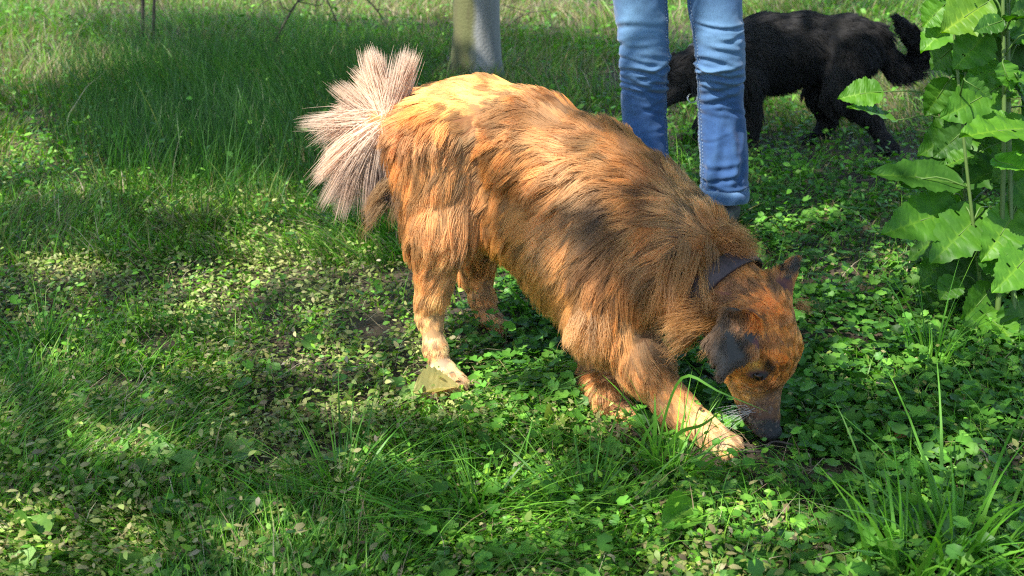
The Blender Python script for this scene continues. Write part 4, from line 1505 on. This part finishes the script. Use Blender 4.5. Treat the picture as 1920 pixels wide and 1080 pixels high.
        BB.cone(bz + [0, 0.03, 0.04], bz + [0, 0.045, 0.04], 0.034, 0.034, 0.02)
        v, f_ = BB.surface(0.006)
        v[:, 2] = np.maximum(v[:, 2], 0.018)
        bo = mesh_from('boot', v, f_, None, plain_mat('boot_nubuck', (0.045, 0.045, 0.045), 0.8, nscale=60, namp=0.35, bump=0.2), root)
        SB = Body()
        SB.cone(bz + [0, 0.04, 0.012], bz + yaw * 0.05 + [0, 0, 0.012], 0.04, 0.042, 0.02)
        SB.cone(bz + yaw * 0.05 + [0, 0, 0.012], bz + yaw * 0.168 + [0, 0, 0.012], 0.043, 0.04, 0.02)
        v, f_ = SB.surface(0.006)
        v[:, 2] = np.clip(v[:, 2], -0.012, 0.02)
        mesh_from('sole', v, f_, None, plain_mat('rubber', (0.02, 0.02, 0.02), 0.8), bo)


if 'person' not in SKIP:
    person()
# ================================================================== the golden dog
GOLD, PALE, RED = (0.42, 0.175, 0.042), (0.52, 0.29, 0.125), (0.34, 0.12, 0.028)
OLIVE, DARK, CREAM = (0.34, 0.175, 0.036), (0.022, 0.016, 0.014), (0.75, 0.56, 0.40)
BROWN = (0.25, 0.10, 0.026)


def golden_dog():
    back = nrm(np.array([-0.86, 0.51, 0.05]))
    D = np.array([0, 0, -1.0])
    B = Body()
    ft = dict(dir=back, hang=0.9, len=0.045, lift=0.18, col=GOLD, col2=PALE, mess=0.8)
    # trunk: upper line, lower line
    up = [(W(845, 232, 2.17), 0.082), (W(905, 240, 2.13), 0.090), (W(1000, 278, 2.06), 0.096), (W(1115, 350, 1.98), 0.104), (W(1205, 418, 1.91), 0.095)]
    lo = [(W(890, 345, 2.12), 0.07), (W(970, 385, 2.08), 0.082), (W(1050, 432, 2.02), 0.10), (W(1125, 480, 1.95), 0.118), (W(1195, 505, 1.89), 0.108)]
    B.cone(*[x for x in (up[0][0], up[1][0], up[0][1], up[1][1])], 0.05, **{**ft, 'len': 0.035, 'hang': 0.35, 'lift': 0.15, 'col': (0.58, 0.28, 0.085), 'col2': PALE, 'mess': 0.45})
    B.cone(up[1][0], up[2][0], up[1][1], up[2][1], 0.05, **{**ft, 'len': 0.04, 'hang': 0.6, 'lift': 0.18, 'mess': 0.5})
    B.cone(up[2][0], up[3][0], up[2][1], up[3][1], 0.05, **{**ft, 'len': 0.048, 'hang': 1.0, 'col2': BROWN})
    B.cone(up[3][0], up[4][0], up[3][1], up[4][1], 0.05, **{**ft, 'len': 0.06, 'hang': 1.6, 'col': (0.47, 0.235, 0.075), 'col2': BROWN})
    for i, (l, hg) in enumerate(((0.045, 1.5), (0.045, 1.8), (0.045, 2.0), (0.048, 2.2))):
        B.cone(lo[i][0], lo[i + 1][0], lo[i][1], lo[i + 1][1], 0.06, **{**ft, 'len': l, 'hang': hg, 'col': OLIVE, 'col2': GOLD if i < 2 else (0.55, 0.32, 0.12), 'lift': 0.15})  # olive tone of the shaded belly put into the coat colour
    # neck
    B.chain([(W(1205, 415, 1.91), 0.10), (W(1290, 482, 1.82), 0.08), (W(1345, 540, 1.765), 0.064)], 0.045,
            dir=nrm(np.array([-0.35, 0.45, -0.2])), hang=1.3, len=0.055, lift=0.22, col=GOLD, col2=BROWN, mess=0.9)
    B.chain([(W(1345, 540, 1.765), 0.062), (W(1405, 600, 1.72), 0.056)], 0.035, dir=nrm(np.array([-0.35, 0.45, -0.2])), hang=0.5, len=0.022, lift=0.15, col=GOLD, col2=BROWN, mess=0.5)
    # near hind leg
    hl = dict(col=GOLD, col2=PALE, mess=0.7)
    B.chain([(W(815, 275, 2.08), 0.095), (W(826, 415, 2.04), 0.068)], 0.05, dir=nrm([-0.5, 0.1, -0.9]), len=0.045, lift=0.22, **hl)
    B.chain([(W(826, 415, 2.04), 0.066), (W(812, 545, 2.03), 0.030)], 0.03, dir=nrm([-0.35, 0, -1]), len=0.038, lift=0.25, **{**hl, 'col': PALE, 'col2': GOLD})
    sh = dict(dir=D, len=0.015, lift=0.25, col=(0.62, 0.36, 0.16), col2=(0.66, 0.42, 0.24), mess=0.4)
    B.chain([(W(812, 545, 2.03), 0.029), (W(806, 590, 2.03), 0.0235), (W(815, 650, 2.0), 0.0185), (W(828, 690, 1.985), 0.023)], 0.02, **sh)
    hp = W(840, 708, 1.965)
    for s in (-1.5, -0.5, 0.5, 1.5):
        q = hp + np.array([0.0145 * s, 0.004 * s, -0.004]) + np.array([0.006, -0.03, 0]) * (1.2 - 0.2 * abs(s))
        B.cone(W(828, 692, 1.985), q, 0.023, 0.0145, 0.007, **{**sh, 'len': 0.01, 'col': (0.7, 0.5, 0.34)})
    # far hind leg
    B.chain([(W(880, 265, 2.28), 0.085), (W(905, 395, 2.27), 0.068)], 0.04, dir=nrm([-0.5, 0.1, -0.9]), len=0.045, lift=0.25, **hl)
    B.chain([(W(905, 395, 2.27), 0.064), (W(893, 500, 2.33), 0.036)], 0.03, dir=nrm([-0.3, 0, -1]), len=0.04, lift=0.3, **hl)
    fp = G(915, 612)
    B.chain([(W(893, 500, 2.33), 0.034), (fp + [-0.015, 0.02, 0.07], 0.025), (fp + [0, 0, 0.028], 0.026)], 0.02, **{**sh, 'col': GOLD, 'col2': OLIVE})
    for s in (-1, 0, 1):
        B.cone(fp + [0, 0, 0.028], fp + [0.03, -0.03 + 0.013 * s, 0.014], 0.02, 0.013, 0.01, **{**sh, 'col': GOLD})
    # near front leg
    sho = W(1205, 470, 1.86)
    elb = W(1140, 590, 1.84)
    wri = W(1262, 757, 1.765)
    paw = G(1325, 838) + [0, 0, 0.03]
    B.chain([(sho, 0.085), (elb, 0.062)], 0.05, dir=nrm([-0.2, 0.1, -1]), len=0.06, lift=0.2, hang=1, col=(0.5, 0.27, 0.09), col2=BROWN, mess=0.8)
    mid = elb * 0.5 + wri * 0.5
    ld = nrm(wri - elb)
    B.cone(elb, mid, 0.06, 0.047, 0.03, dir=nrm(ld + [-0.45, 0, -0.7]), len=0.03, lift=0.22, col=(0.5, 0.24, 0.085), col2=PALE, mess=0.4)
    B.cone(mid, wri, 0.046, 0.031, 0.02, dir=ld, len=0.03, lift=0.28, col=(0.46, 0.19, 0.05), col2=(0.6, 0.33, 0.14), mess=0.4)
    sf = dict(dir=nrm(ld + [0.2, -0.3, 0]), len=0.018, lift=0.18, col=(0.56, 0.28, 0.1), col2=(0.66, 0.4, 0.2), mess=0.3)
    B.cone(wri, paw, 0.031, 0.027, 0.02, **sf)
    for s in (-1.5, -0.5, 0.5, 1.5):
        q = paw + np.array([0.035, -0.026, -0.013]) * (1.15 - 0.12 * abs(s)) + np.array([0.5, 0.85, 0]) * 0.0125 * s
        B.cone(paw, q, 0.022, 0.014, 0.007, **{**sf, 'len': 0.012, 'col': (0.72, 0.46, 0.27)})
    claws = [(paw + np.array([0.035, -0.026, -0.013]) * (1.15 - 0.12 * abs(s)) + np.array([0.5, 0.85, 0]) * 0.0125 * s, np.array([0.8, -0.55, -0.25])) for s in (-1.5, -0.5, 0.5, 1.5)]
    claws += [(hp + np.array([0.0145 * s, 0.004 * s, -0.004]) + np.array([0.006, -0.03, 0]) * (1.2 - 0.2 * abs(s)), np.array([0.2, -0.95, -0.3])) for s in (-1.5, -0.5, 0.5, 1.5)]
    # far front leg
    fe, fw = W(1140, 610, 1.99), W(1118, 700, 1.985)
    ffp = G(1135, 775)
    B.chain([(W(1225, 475, 1.98), 0.08), (fe, 0.055)], 0.05, dir=D, len=0.045, lift=0.2, col=OLIVE, col2=BROWN)
    B.chain([(fe, 0.05), (fw, 0.036), (ffp + [0, 0, 0.045], 0.028)], 0.02, dir=D, len=0.02, lift=0.15, col=(0.45, 0.2, 0.05), col2=GOLD)
    for s in (-1, 0, 1):
        B.cone(ffp + [0, 0, 0.035], ffp + np.array([0.04, -0.025, 0.014]) + np.array([0.5, 0.85, 0]) * 0.014 * s, 0.024, 0.014, 0.01, **{**sf, 'col': GOLD})
    # tail root
    tb, tm, tt = W(790, 205, 2.2), W(748, 214, 2.15), W(722, 226, 2.09)
    B.chain([(tb, 0.04), (tm, 0.026), (tt, 0.015)], 0.03, dir=nrm([-1, -0.2, 0]), len=0.03, lift=0.3, col=PALE, col2=CREAM)
    # head frame: u forward (nose), v dorsal, w the dog's right side
    fu = nrm(0.17 * RV - 0.97 * UV - 0.22 * TV)
    fw_ = -0.62 * RV - 0.22 * UV + 0.74 * TV
    fw_ = nrm(fw_ - fu * (fu @ fw_))
    fv = np.cross(fw_, fu)
    if fv @ RV < 0:
        fv = -fv
    H0 = W(1424, 628, 1.70)
    h = lambda u, v, w: H0 + fu * u + fv * v + fw_ * w
    hd = dict(dir=-fu, len=0.018, lift=0.2, col=(0.54, 0.21, 0.045), col2=(0.62, 0.3, 0.08), mess=0.35)
    B.ell(h(0, 0, 0), [fu, fv, fw_], [0.086, 0.062, 0.066], 0.03, **hd)
    for s in (-1, 1):
        B.cone(h(0.03, 0.024, 0.026 * s), h(0.062, 0.016, 0.026 * s), 0.034, 0.026, 0.02, **{**hd, 'len': 0.012})
        B.cone(h(0.0, -0.028, 0.036 * s), h(0.06, -0.03, 0.026 * s), 0.04, 0.028, 0.03, **{**hd, 'len': 0.02, 'col': (0.45, 0.22, 0.06), 'dir': nrm(-fu - 0.5 * fv)})
    mz = dict(dir=-fu, len=0.008, lift=0.2, col=(0.26, 0.13, 0.06), col2=(0.13, 0.07, 0.04), mess=0.2)
    B.cone(h(0.06, -0.008, 0), h(0.165, -0.012, 0), 0.041, 0.0245, 0.022, **mz)
    B.cone(h(0.04, -0.05, 0), h(0.148, -0.034, 0), 0.034, 0.0185, 0.012, **{**mz, 'col': (0.05, 0.035, 0.03), 'col2': (0.1, 0.07, 0.06)})
    B.cone(h(0.155, -0.004, 0), h(0.172, -0.006, 0), 0.019, 0.017, 0.01, **mz)
    B.cone(h(-0.05, -0.02, 0), W(1350, 545, 1.765), 0.055, 0.055, 0.035, **{**hd, 'len': 0.022})
    # ears
    er = dict(dir=nrm(W(1358, 682, 1.64) - W(1400, 590, 1.67)), len=0.016, lift=0.12, mess=0.25, col=(0.009, 0.007, 0.007), col2=(0.022, 0.015, 0.013))
    B.tri(W(1370, 590, 1.635), W(1420, 606, 1.625), W(1412, 650, 1.605), 0.0085, 0.014, **{**er, 'col': (0.05, 0.026, 0.015)})
    B.tri(W(1370, 588, 1.635), W(1414, 656, 1.60), W(1358, 692, 1.595), 0.007, 0.01, **er)
    B.tri(W(1370, 588, 1.635), W(1330, 636, 1.63), W(1358, 692, 1.595), 0.007, 0.01, **er)
    B.cone(W(1392, 600, 1.66), W(1398, 598, 1.635), 0.026, 0.014, 0.02, **{**er, 'col': (0.2, 0.09, 0.035)})
    ed = nrm(W(1482, 500, 1.74) - W(1440, 560, 1.74))
    B.tri(W(1402, 572, 1.71), W(1474, 568, 1.725), W(1487, 494, 1.735), 0.008, 0.016, dir=ed, len=0.014, lift=0.15, mess=0.3, col=(0.3, 0.12, 0.03), col2=(0.2, 0.08, 0.03))
    eyes = []
    e1 = B.hit(1421, 707)
    mirror = lambda p: p - 2 * ((p - H0) @ fw_) * fw_
    for q in (e1, mirror(e1)):
        nn = np.array([(B.field((q + np.eye(3)[i] * 0.004)[None]) - B.field((q - np.eye(3)[i] * 0.004)[None]))[0] for i in range(3)])
        nn = nrm(nn)
        eyes.append((q - nn * 0.0045, nn))
    nose_c = h(0.182, -0.004, 0)
    V, F = B.surface(0.005)
    root = empty('golden_dog', (*(hp[:2] * 0.5 + paw[:2] * 0.5), 0.0), 'long haired golden brown dog sniffing the ground, pale plumed tail raised', 'dog')
    # skin colour under the coat follows the coat
    prims = [q for q in B.p if q[6]]
    ds = np.stack([B.dist(q, V) for q in prims], 1)
    wt = np.exp(-np.maximum(ds - ds.min(1, keepdims=True), 0) / 0.012)
    wt /= wt.sum(1, keepdims=True)
    sk = wt @ np.array([q[6]['col'] for q in prims]) * 0.55

    # coat markings, with some dappled shade and sunlit patches painted in, laid on from the photograph: px, py, radius x, radius y, colour, strength
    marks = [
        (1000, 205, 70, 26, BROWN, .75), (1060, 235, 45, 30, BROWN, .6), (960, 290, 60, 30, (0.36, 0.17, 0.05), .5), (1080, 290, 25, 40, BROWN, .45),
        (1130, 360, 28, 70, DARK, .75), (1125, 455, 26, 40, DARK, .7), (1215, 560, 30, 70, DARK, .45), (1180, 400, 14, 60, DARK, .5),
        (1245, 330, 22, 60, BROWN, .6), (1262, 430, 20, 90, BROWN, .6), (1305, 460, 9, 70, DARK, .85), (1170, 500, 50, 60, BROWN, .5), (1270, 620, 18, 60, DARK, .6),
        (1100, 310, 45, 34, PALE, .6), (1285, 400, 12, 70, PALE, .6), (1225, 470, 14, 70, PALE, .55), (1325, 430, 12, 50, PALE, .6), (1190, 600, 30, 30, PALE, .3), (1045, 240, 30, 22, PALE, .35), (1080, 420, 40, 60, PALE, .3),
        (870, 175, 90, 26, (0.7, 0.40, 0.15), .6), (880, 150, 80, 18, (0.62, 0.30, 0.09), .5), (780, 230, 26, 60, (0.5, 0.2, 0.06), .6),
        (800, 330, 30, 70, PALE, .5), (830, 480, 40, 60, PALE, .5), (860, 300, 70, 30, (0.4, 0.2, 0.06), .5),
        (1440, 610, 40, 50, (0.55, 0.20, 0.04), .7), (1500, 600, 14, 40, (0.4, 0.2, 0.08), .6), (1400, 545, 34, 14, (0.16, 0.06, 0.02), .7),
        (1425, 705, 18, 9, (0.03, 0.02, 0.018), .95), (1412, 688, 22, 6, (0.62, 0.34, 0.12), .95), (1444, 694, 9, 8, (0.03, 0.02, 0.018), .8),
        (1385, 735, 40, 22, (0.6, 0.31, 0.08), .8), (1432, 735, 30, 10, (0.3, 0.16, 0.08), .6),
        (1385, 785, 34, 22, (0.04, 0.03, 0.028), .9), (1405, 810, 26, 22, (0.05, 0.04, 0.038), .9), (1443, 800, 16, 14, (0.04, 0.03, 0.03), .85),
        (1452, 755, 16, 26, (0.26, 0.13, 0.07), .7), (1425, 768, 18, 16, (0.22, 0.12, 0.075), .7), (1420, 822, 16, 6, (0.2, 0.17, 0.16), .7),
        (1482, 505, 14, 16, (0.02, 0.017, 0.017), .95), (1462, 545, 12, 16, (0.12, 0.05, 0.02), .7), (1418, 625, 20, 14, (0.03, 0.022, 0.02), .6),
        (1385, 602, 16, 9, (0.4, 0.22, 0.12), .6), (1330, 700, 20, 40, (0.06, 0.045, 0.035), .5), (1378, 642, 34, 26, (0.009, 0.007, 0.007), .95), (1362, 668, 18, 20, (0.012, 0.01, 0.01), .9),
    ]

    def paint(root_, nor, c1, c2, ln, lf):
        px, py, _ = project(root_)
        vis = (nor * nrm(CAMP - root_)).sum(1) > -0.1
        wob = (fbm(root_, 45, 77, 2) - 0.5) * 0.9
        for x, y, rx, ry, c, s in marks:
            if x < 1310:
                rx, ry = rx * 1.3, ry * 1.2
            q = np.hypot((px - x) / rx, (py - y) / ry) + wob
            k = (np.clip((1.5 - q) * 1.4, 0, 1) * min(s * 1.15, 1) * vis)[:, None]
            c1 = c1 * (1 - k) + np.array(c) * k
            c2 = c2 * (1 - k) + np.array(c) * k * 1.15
        # speckles on the muzzle
        hu = (root_ - H0) @ fu
        sp_ = (hu > 0.085) & (np.linalg.norm(root_ - h(0.14, -0.01, 0), axis=1) < 0.075) & (vnoise(root_, 330, 3) > 0.72)
        c1 = np.where(sp_[:, None], np.array((0.3, 0.22, 0.18)), c1)
        # no coat on the eyes and the nose
        for c, _ in eyes:
            ln = ln * np.clip((np.linalg.norm(root_ - c, axis=1) - 0.011) / 0.008, 0.02, 1)
        ln = ln * np.clip((np.linalg.norm(root_ - nose_c, axis=1) - 0.02) / 0.01, 0.02, 1)
        # collar presses the coat
        return c1, c2, ln, lf

    pv = paint(V, vert_normals(V, F), sk / 0.55, sk / 0.55, np.ones(len(V)), np.ones(len(V)))[0] * 0.45
    pv = np.maximum(pv, 0.036)
    mesh_from('body', V, F, pv, attr_mat('dog_skin', 0.8), root)
    if 'fur' not in SKIP:
        grow('coat', B, V, F, 280000, root, fur_mat('fur'), seed=11, paint=paint, per_clump=60, clump=0.76, width=0.00062, wave=0.006, gain=(1.3, 1.2, 0.95))

    # fan of tail hair
    r = np.random.default_rng(5)
    n = 12000
    locks = 46
    la = np.radians(r.uniform(62, 300, locks))
    la[:7] = np.radians(r.normal(106, 6, 7))
    la[7:10] = np.radians(r.normal(73, 3.5, 3))
    la[10:36] = np.radians(np.linspace(150, 290, 26) + r.normal(0, 2.5, 26))
    la[36:] = np.radians(r.uniform(170, 285, 10))
    deg = np.degrees(la)
    ll = np.interp(deg, [60, 70, 78, 88, 98, 108, 118, 130, 150, 165, 200, 235, 262, 285, 300], [.10, .135, .12, .06, .115, .14, .10, .075, .125, .14, .175, .175, .175, .165, .09]) * r.uniform(0.7, 1.12, locks)
    keep = np.interp(deg, [60, 84, 88, 94, 97, 118, 122, 132, 137, 300], [1, 1, .12, .12, 1, 1, .15, .15, 1, 1])
    pick = r.choice(locks, n, p=keep / keep.sum())
    cup = r.uniform(-0.05, 0.28, locks)
    ctr = tt + TV * 0.006
    M = 8
    P = np.empty((n, M, 3))
    jit = r.normal(0, 0.75, (n, 3))
    ln = ll[pick] * (1.05 - 0.5 * r.random(n) ** 2.2)
    base_t = r.random(n)
    rootp = ctr + jit * 0.007 + (tm - ctr) * (0.7 * base_t[:, None])
    ang = la[pick] + r.normal(0, 0.022, n)
    rad = np.cos(ang)[:, None] * RV + np.sin(ang)[:, None] * UV
    tow = (TV * 0.75 - RV * 0.25)[None] * cup[pick][:, None]
    bend = r.normal(0, 0.2, locks)[pick] - 0.1 * np.cos(ang)
    side = -np.sin(ang)[:, None] * RV + np.cos(ang)[:, None] * UV
    for j, q in enumerate(np.linspace(0, 1, M)):
        spread = jit * (0.002 + 0.007 * q * (1 - 0.93 * q))
        P[:, j] = rootp + ln[:, None] * (rad * q + tow * (q - 0.85 * q * q) + side * (bend * q * q)[:, None] + np.array([0, 0, -0.10]) * q * q) + spread
    c_in, c_out = np.array((0.95, 0.76, 0.58)), np.array((0.66, 0.42, 0.27))
    low = np.clip((np.degrees(ang) - 225) / 40, 0, 1)
    cols = np.empty((n, M, 3))
    tint = r.uniform(0.75, 1.1, (locks, 1))[pick]
    dk = (r.random(n) < 0.10 + 0.3 * low)
    for j, q in enumerate(np.linspace(0, 1, M)):
        c = c_in * (1 - q ** 0.9) + c_out * q ** 0.9
        dn = np.clip(q * 1.7 - 0.25, 0, 1) * low
        cc = np.tile(c, (n, 1)) * (1 - dn[:, None]) + np.array((0.10, 0.065, 0.055)) * dn[:, None]
        cols[:, j] = np.where(dk[:, None], cc * (1 - 0.7 * q), cc) * tint * 1.05
    radi = 0.0006 * r.uniform(0.7, 1.3, (n, 1)) * np.interp(np.linspace(0, 1, M), [0, .6, 1], [1, .8, .15])[None]
    if 'fur' not in SKIP:
        hair_object('tail_plume', P, radi, cols, fur_mat('fur'), root)
    # whiskers and long wisps
    for j, (c, nn) in enumerate(eyes):
        u = np.linspace(0, math.pi, 13)
        v = np.linspace(0, 2 * math.pi, 20, endpoint=False)
        ax1 = nrm(np.cross(nn, [0.2, 0.3, 1.0]))
        ax2 = np.cross(nn, ax1)
        ev = [c + 0.0098 * (nn * math.cos(a) + (ax1 * math.cos(b) + ax2 * math.sin(b)) * math.sin(a)) for a in u for b in v]
        ef = [[i * 20 + k, i * 20 + (k + 1) % 20, (i + 1) * 20 + (k + 1) % 20, (i + 1) * 20 + k] for i in range(12) for k in range(20)]
        aa = np.repeat(u, 20)
        ec = np.where((aa < 0.34)[:, None], (0.004, 0.004, 0.004), np.where((aa < 0.75)[:, None], (0.05, 0.02, 0.006), (0.012, 0.008, 0.007)))
        eo = mesh_from('eye', np.array(ev), np.array(ef), ec, attr_mat('dog_eye', 0.07, 0.22), root)
    for c, dr in claws:
        dr = nrm(dr)
        cv, cf = tube(spline([c + dr * 0.008, c + dr * 0.017 + [0, 0, 0.001], c + dr * 0.025 + [0, 0, -0.005]], 6), np.linspace(0.0032, 0.0008, 6), 7)
        mesh_from('claw', cv, cf, None, plain_mat('claw_horn', (0.05, 0.04, 0.035), 0.4), root)
    # nose leather with two nostrils
    NB = Body()
    NB.ell(h(0.179, -0.001, 0), [fu, fv, fw_], [0.0145, 0.0185, 0.0225], 0.006)
    NB.ell(h(0.181, -0.013, 0), [fu, fv, fw_], [0.011, 0.012, 0.013], 0.006)
    for s in (-1, 1):
        NB.cut(h(0.190, -0.004, 0.0095 * s), 0.0042, 0.003)
        NB.cut(h(0.187, -0.006, 0.0165 * s), 0.0030, 0.003)
    nv, nf = NB.surface(0.0013)
    mesh_from('nose', nv, nf, None, plain_mat('nose_leather', (0.012, 0.010, 0.011), 0.45, nscale=700, namp=0.3, bump=0.5), root)
    # leather collar round the neck
    ca, cb = W(1352, 512, 1.745), W(1368, 552, 1.77)
    axis = nrm(W(1405, 600, 1.72) - W(1290, 482, 1.82))
    cc = W(1350, 540, 1.765)
    e1_ = nrm(np.cross(axis, [0, 0, 1.0]))
    e2_ = np.cross(axis, e1_)
    th = np.linspace(0, 2 * math.pi, 64, endpoint=False)
    Vc = []
    for t in th:
        d = e1_ * math.cos(t) + e2_ * math.sin(t)
        # outward to the body surface
        rr = 0.03
        for _ in range(40):
            if B.field((cc + d * rr)[None])[0] > 0.004:
                break
            rr += 0.0035
        rr = min(rr, 0.105)
        for (o, s) in ((0.0, -1), (0.004, -0.86), (0.0045, 0), (0.004, 0.86), (0.0, 1)):
            Vc.append(cc + d * (rr + o + 0.003) + axis * s * 0.018)
    Vc = np.array(Vc).reshape(64, 5, 3)
    sm = Vc.copy()
    for _ in range(6):
        sm = (np.roll(sm, 1, 0) + sm * 2 + np.roll(sm, -1, 0)) / 4
    i = np.arange(64)[:, None] * 5
    i2 = ((np.arange(64) + 1) % 64)[:, None] * 5
    j = np.arange(5)[None]
    j2 = (j + 1) % 5
    Fc = np.stack([i + j, i2 + j, i2 + j2, i + j2], -1).reshape(-1, 4)
    mesh_from('collar', sm.reshape(-1, 3), Fc, None, plain_mat('collar_leather', (0.03, 0.017, 0.019), 0.6, nscale=90, namp=0.35, bump=0.3), root)
    # loose tufts: nape tuft, ruff behind the ear, cheek wisps
    if 'fur' not in SKIP:
        tufts = [  (1292, 478, 1.76, 1282, 580, 800, 0.085, 0.02, (0.42, 0.19, 0.05)), (1318, 490, 1.75, 1318, 565, 600, 0.07, 0.014, (0.46, 0.24, 0.08)), (1268, 525, 1.77, 1258, 620, 700, 0.08, 0.02, (0.3, 0.13, 0.035)), (1306, 470, 1.75, 1300, 560, 250, 0.085, 0.006, DARK),
            # px0 py0 y, px1 py1, hairs, length m, spread
            (1350, 460, 1.745, 1420, 475, 700, 0.055, 0.018, GOLD), (1345, 440, 1.78, 1405, 430, 500, 0.045, 0.016, (0.58, 0.3, 0.1)),
            (1335, 470, 1.74, 1332, 545, 500, 0.06, 0.02, (0.4, 0.2, 0.06)), (1350, 420, 1.76, 1385, 470, 400, 0.05, 0.016, BROWN),
            (1325, 585, 1.66, 1245, 622, 900, 0.07, 0.022, (0.42, 0.2, 0.06)), (1320, 605, 1.66, 1262, 645, 400, 0.055, 0.016, (0.5, 0.28, 0.11)),
            (1325, 655, 1.65, 1305, 740, 500, 0.075, 0.018, (0.3, 0.13, 0.035)), (1345, 690, 1.64, 1338, 760, 120, 0.075, 0.014, PALE),
            (1305, 640, 1.67, 1288, 720, 500, 0.085, 0.02, (0.22, 0.09, 0.025)), (1180, 250, 1.93, 1168, 212, 120, 0.05, 0.004, (0.6, 0.34, 0.14)),
            (1110, 590, 1.78, 1098, 650, 600, 0.055, 0.022, PALE), (1478, 508, 1.74, 1496, 484, 120, 0.026, 0.004, DARK),
            (752, 350, 2.10, 712, 440, 350, 0.08, 0.02, (0.2, 0.1, 0.03)), (1480, 600, 1.66, 1508, 615, 300, 0.022, 0.02, (0.38, 0.17, 0.06)),
        ]
        Ps, Rs, Cs = [], [], []
        M = 6
        for px, py, y, qx, qy, n, L, spd, col in tufts:
            a = B.hit(px, py)
            if a is None or abs(a[1] - y) > 0.25:
                continue
            b = W(qx, qy, a[1] - 0.03)
            d = nrm(b - a)
            lk = max(n // 70, 3)
            lo_ = r.normal(0, spd, (lk, 3))
            pk = r.integers(0, lk, n)
            rt = a + lo_[pk] * 0.9 + r.normal(0, spd * 0.3, (n, 3)) - TV * 0.012
            ld_ = nrm(d + r.normal(0, 0.22, (lk, 3)))[pk]
            Lh = L * r.uniform(0.6, 1.1, n)[:, None]
            cv = r.normal(0, 0.25, (lk, 3))[pk]
            P = np.stack([rt + Lh * (ld_ * q + (TV * 0.18) * (q - q * q) + cv * q * q * 0.5 + np.array([0, 0, -0.15]) * q * q) + r.normal(0, 0.0035, (n, 3)) * q for q in np.linspace(0, 1, M)], 1)
            Ps.append(P)
            Rs.append(0.00042 * r.uniform(0.6, 1.3, (n, 1)) * np.linspace(1, 0.15, M)[None])
            Cs.append(np.array((1.25, 1.15, 0.92)) * np.array(col) * (r.uniform(0.6, 1.25, (lk, 1))[pk])[:, None] * np.linspace(0.5, 1.15, M)[None, :, None])
        hair_object('ruff', np.concatenate(Ps), np.concatenate(Rs), np.concatenate(Cs), fur_mat('fur'), root)
        # whiskers
        wr = []
        for k in range(16):
            a = h(0.12 + 0.02 * r.random(), -0.02 + 0.012 * r.normal(), 0.024)
            d = nrm(fw_ * 0.8 - fv * 0.8 + fu * r.normal(0.2, 0.35) - 0.2 * RV)
            wr.append([a + d * 0.065 * q + np.array([0, 0, -0.012]) * q * q for q in np.linspace(0, 1, 6)])
        wr = np.array(wr)
        hair_object('whiskers', wr, np.tile(np.linspace(0.0003, 0.00006, 6), (16, 1)), np.full((16, 6, 3), 0.6), fur_mat('fur'), root)
    return B


if 'dog' not in SKIP:
    golden_dog()
